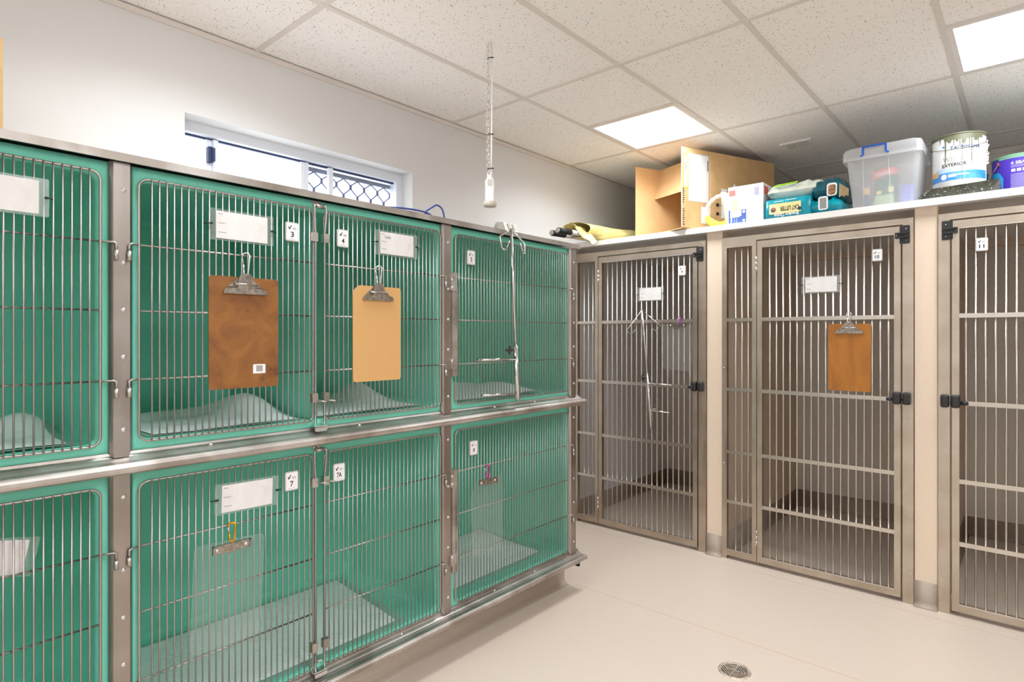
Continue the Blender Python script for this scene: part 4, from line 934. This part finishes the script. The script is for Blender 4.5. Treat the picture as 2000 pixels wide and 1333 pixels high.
patch(MB(), CAN, -.155, .165, lower, cz1-.006, .0014, 260).build('paint_drips', 'olive_paint', t)
m = MB(); n = 16
MB().tube([CAN(-.168, 2.385, .003)]+[CAN(-.168+.33*k/n, 2.385-.034*math.sin(math.pi*k/n), .004) for k in range(1, n)]+[CAN(.162, 2.402, .003)], .0016, 6).build('wire_handle', 'clip_metal', t)
MB().lathe([(.009, .0), (.009, .008), (0, .010)], 0, 0, 10, Fr(CAN(-.168, 2.385, 0), (0,0,1), (0,1,0), (-1,0,0))).build('handle_ear', 'olive_paint', t)
m = MB(); rnd = random.Random(4)
for k in range(9):
    z = 2.40-k*.014; a = cr*math.pi/2+.004; p = CAN(a, z, .001); m.add([p, p+Vector((rnd.uniform(.004, .012), -.004, rnd.uniform(-.004, .006))), p+Vector((rnd.uniform(.002, .006), 0, -.012)), p+Vector((0, .004, -.010))], [(0,1,2,3)])
m.build('peeling_flakes', 'can_white', t)
# dark tin between the cans
t = thing('paint_tin', (-.222, 4.09, SZ), 'small dark paint tin between the white can and the purple tin', 'paint can')
MB().lathe([(0, SZ), (.042, SZ), (.042, 2.262), (.045, 2.265), (.045, 2.272), (.038, 2.272), (0, 2.268)], -.222, 4.09, 24).build('tin', 'clip_metal', t)
# purple tin
cx, cy, cr = -.047, 4.16, .122; PU0 = on_can(cx, cy, 0, cr); z1 = 2.352
PUR = lambda a, b, c: PU0(a*1.09, 1.4+(b-1.4)*1.0805, c)
t = thing('paint_tin', (cx, cy, SZ), 'purple and blue paint tin cut off by the right picture edge', 'paint can')
MB().lathe([(0, SZ), (cr, SZ), (cr, z1-.004)], cx, cy, 40).build('tin', 'tin_purple', t)
MB().lathe([(cr-.001, z1-.012), (cr+.003, z1-.008), (cr+.003, z1), (cr-.008, z1), (0, z1-.006)], cx, cy, 40).build('rim', 'tin_green', t)
patch(MB(), PUR, -.09, .16, 2.262, 2.276, .0006, 12).build('green_band', 'tin_green', t)
patch(MB(), PUR, -.150, -.068, SZ-.05, lambda a: SZ+.105-.035*max(0, (a+.10)/.032)**2, .0006, 12).build('blue_panel', 'tin_blue', t)
MB().text('4 SEASONS*', .020, 2.238, .014, .0008, None, width=.115, bend=lambda a, b, c: PUR(a, b, c)).build('name_print', 'white_paper', t)
m = MB()
for k in range(5): patch(m, PUR, -.035+k*.021, -.019+k*.021, 2.195, 2.209, .0008, 2)
m.build('icon_row', 'can_sky', t)
m = MB()
for k in range(4): patch(m, PUR, -.037, .08-(k % 2)*.02, 2.216+k*.0035, 2.2175+k*.0035, .0008, 5)
for k in range(14): patch(m, PUR, -.037, .035-(k % 3)*.01, 2.115+k*.0052, 2.117+k*.0052, .0008, 5)
m.build('small_print', 'lilac_print', t)
MB().lathe([(.010, 0), (.010, .008), (.004, .012), (0, .012)], 0, 0, 12, Fr(PUR(-.085, 2.245, 0), (0,0,1), (.6,.8,0), (-.72,-.69,0))).build('handle_ear', 'brass', t)
MB().tube([PUR(-.085, 2.245, .008), PUR(-.115, 2.21, .012), PUR(-.155, 2.165, .014), PUR(-.19, 2.15, .01)], .0018, 6).build('wire_handle', 'chrome', t)
# ------------------------------------------------------------------ floor drain
dx, dy, dr = -.936, 2.470, .066
t = thing('floor_drain', (dx, dy, 0), 'round steel floor drain with a herringbone grate', 'floor drain')
MB().disc(dr-.004, .0006, dx, dy, 32).build('sump', 'dark_void', t)
MB().lathe([(dr-.014, .0008), (dr-.014, .0034), (dr-.003, .0036), (dr, .0)], dx, dy, 40).build('ring', 'drain_steel', t)
R_ = dr-.013
for sx, sy in ((1, 1), (1, -1), (-1, 1), (-1, -1)):                    # concentric chevron bars, one set in each quarter
    for k in range(8):
        c = .010+k*.0128; pts = [(sx*c*q/24, sy*c*(1-q/24)) for q in range(25)]; pts = [p for p in pts if math.hypot(*p) < R_]
        runs = [pts] if len(pts) > 3 else []
        for r_ in runs:
            (xa, ya), (xb, yb) = r_[0], r_[-1]; d = Vector((xb-xa, yb-ya, 0)); ln = d.length; d.normalize()
            MB().box(0, ln, -.0019, .0019, .0008, .0032, Fr((dx+xa, dy+ya, 0), d, (-d.y, d.x, 0), (0,0,1))).build('grate_bar', 'drain_steel', t)
MB().box(dx-dr+.014, dx+dr-.014, dy-.002, dy+.002, .0008, .0033).box(dx-.002, dx+.002, dy-dr+.014, dy+dr-.014, .0008, .0033).build('grate_spine', 'drain_steel', t)
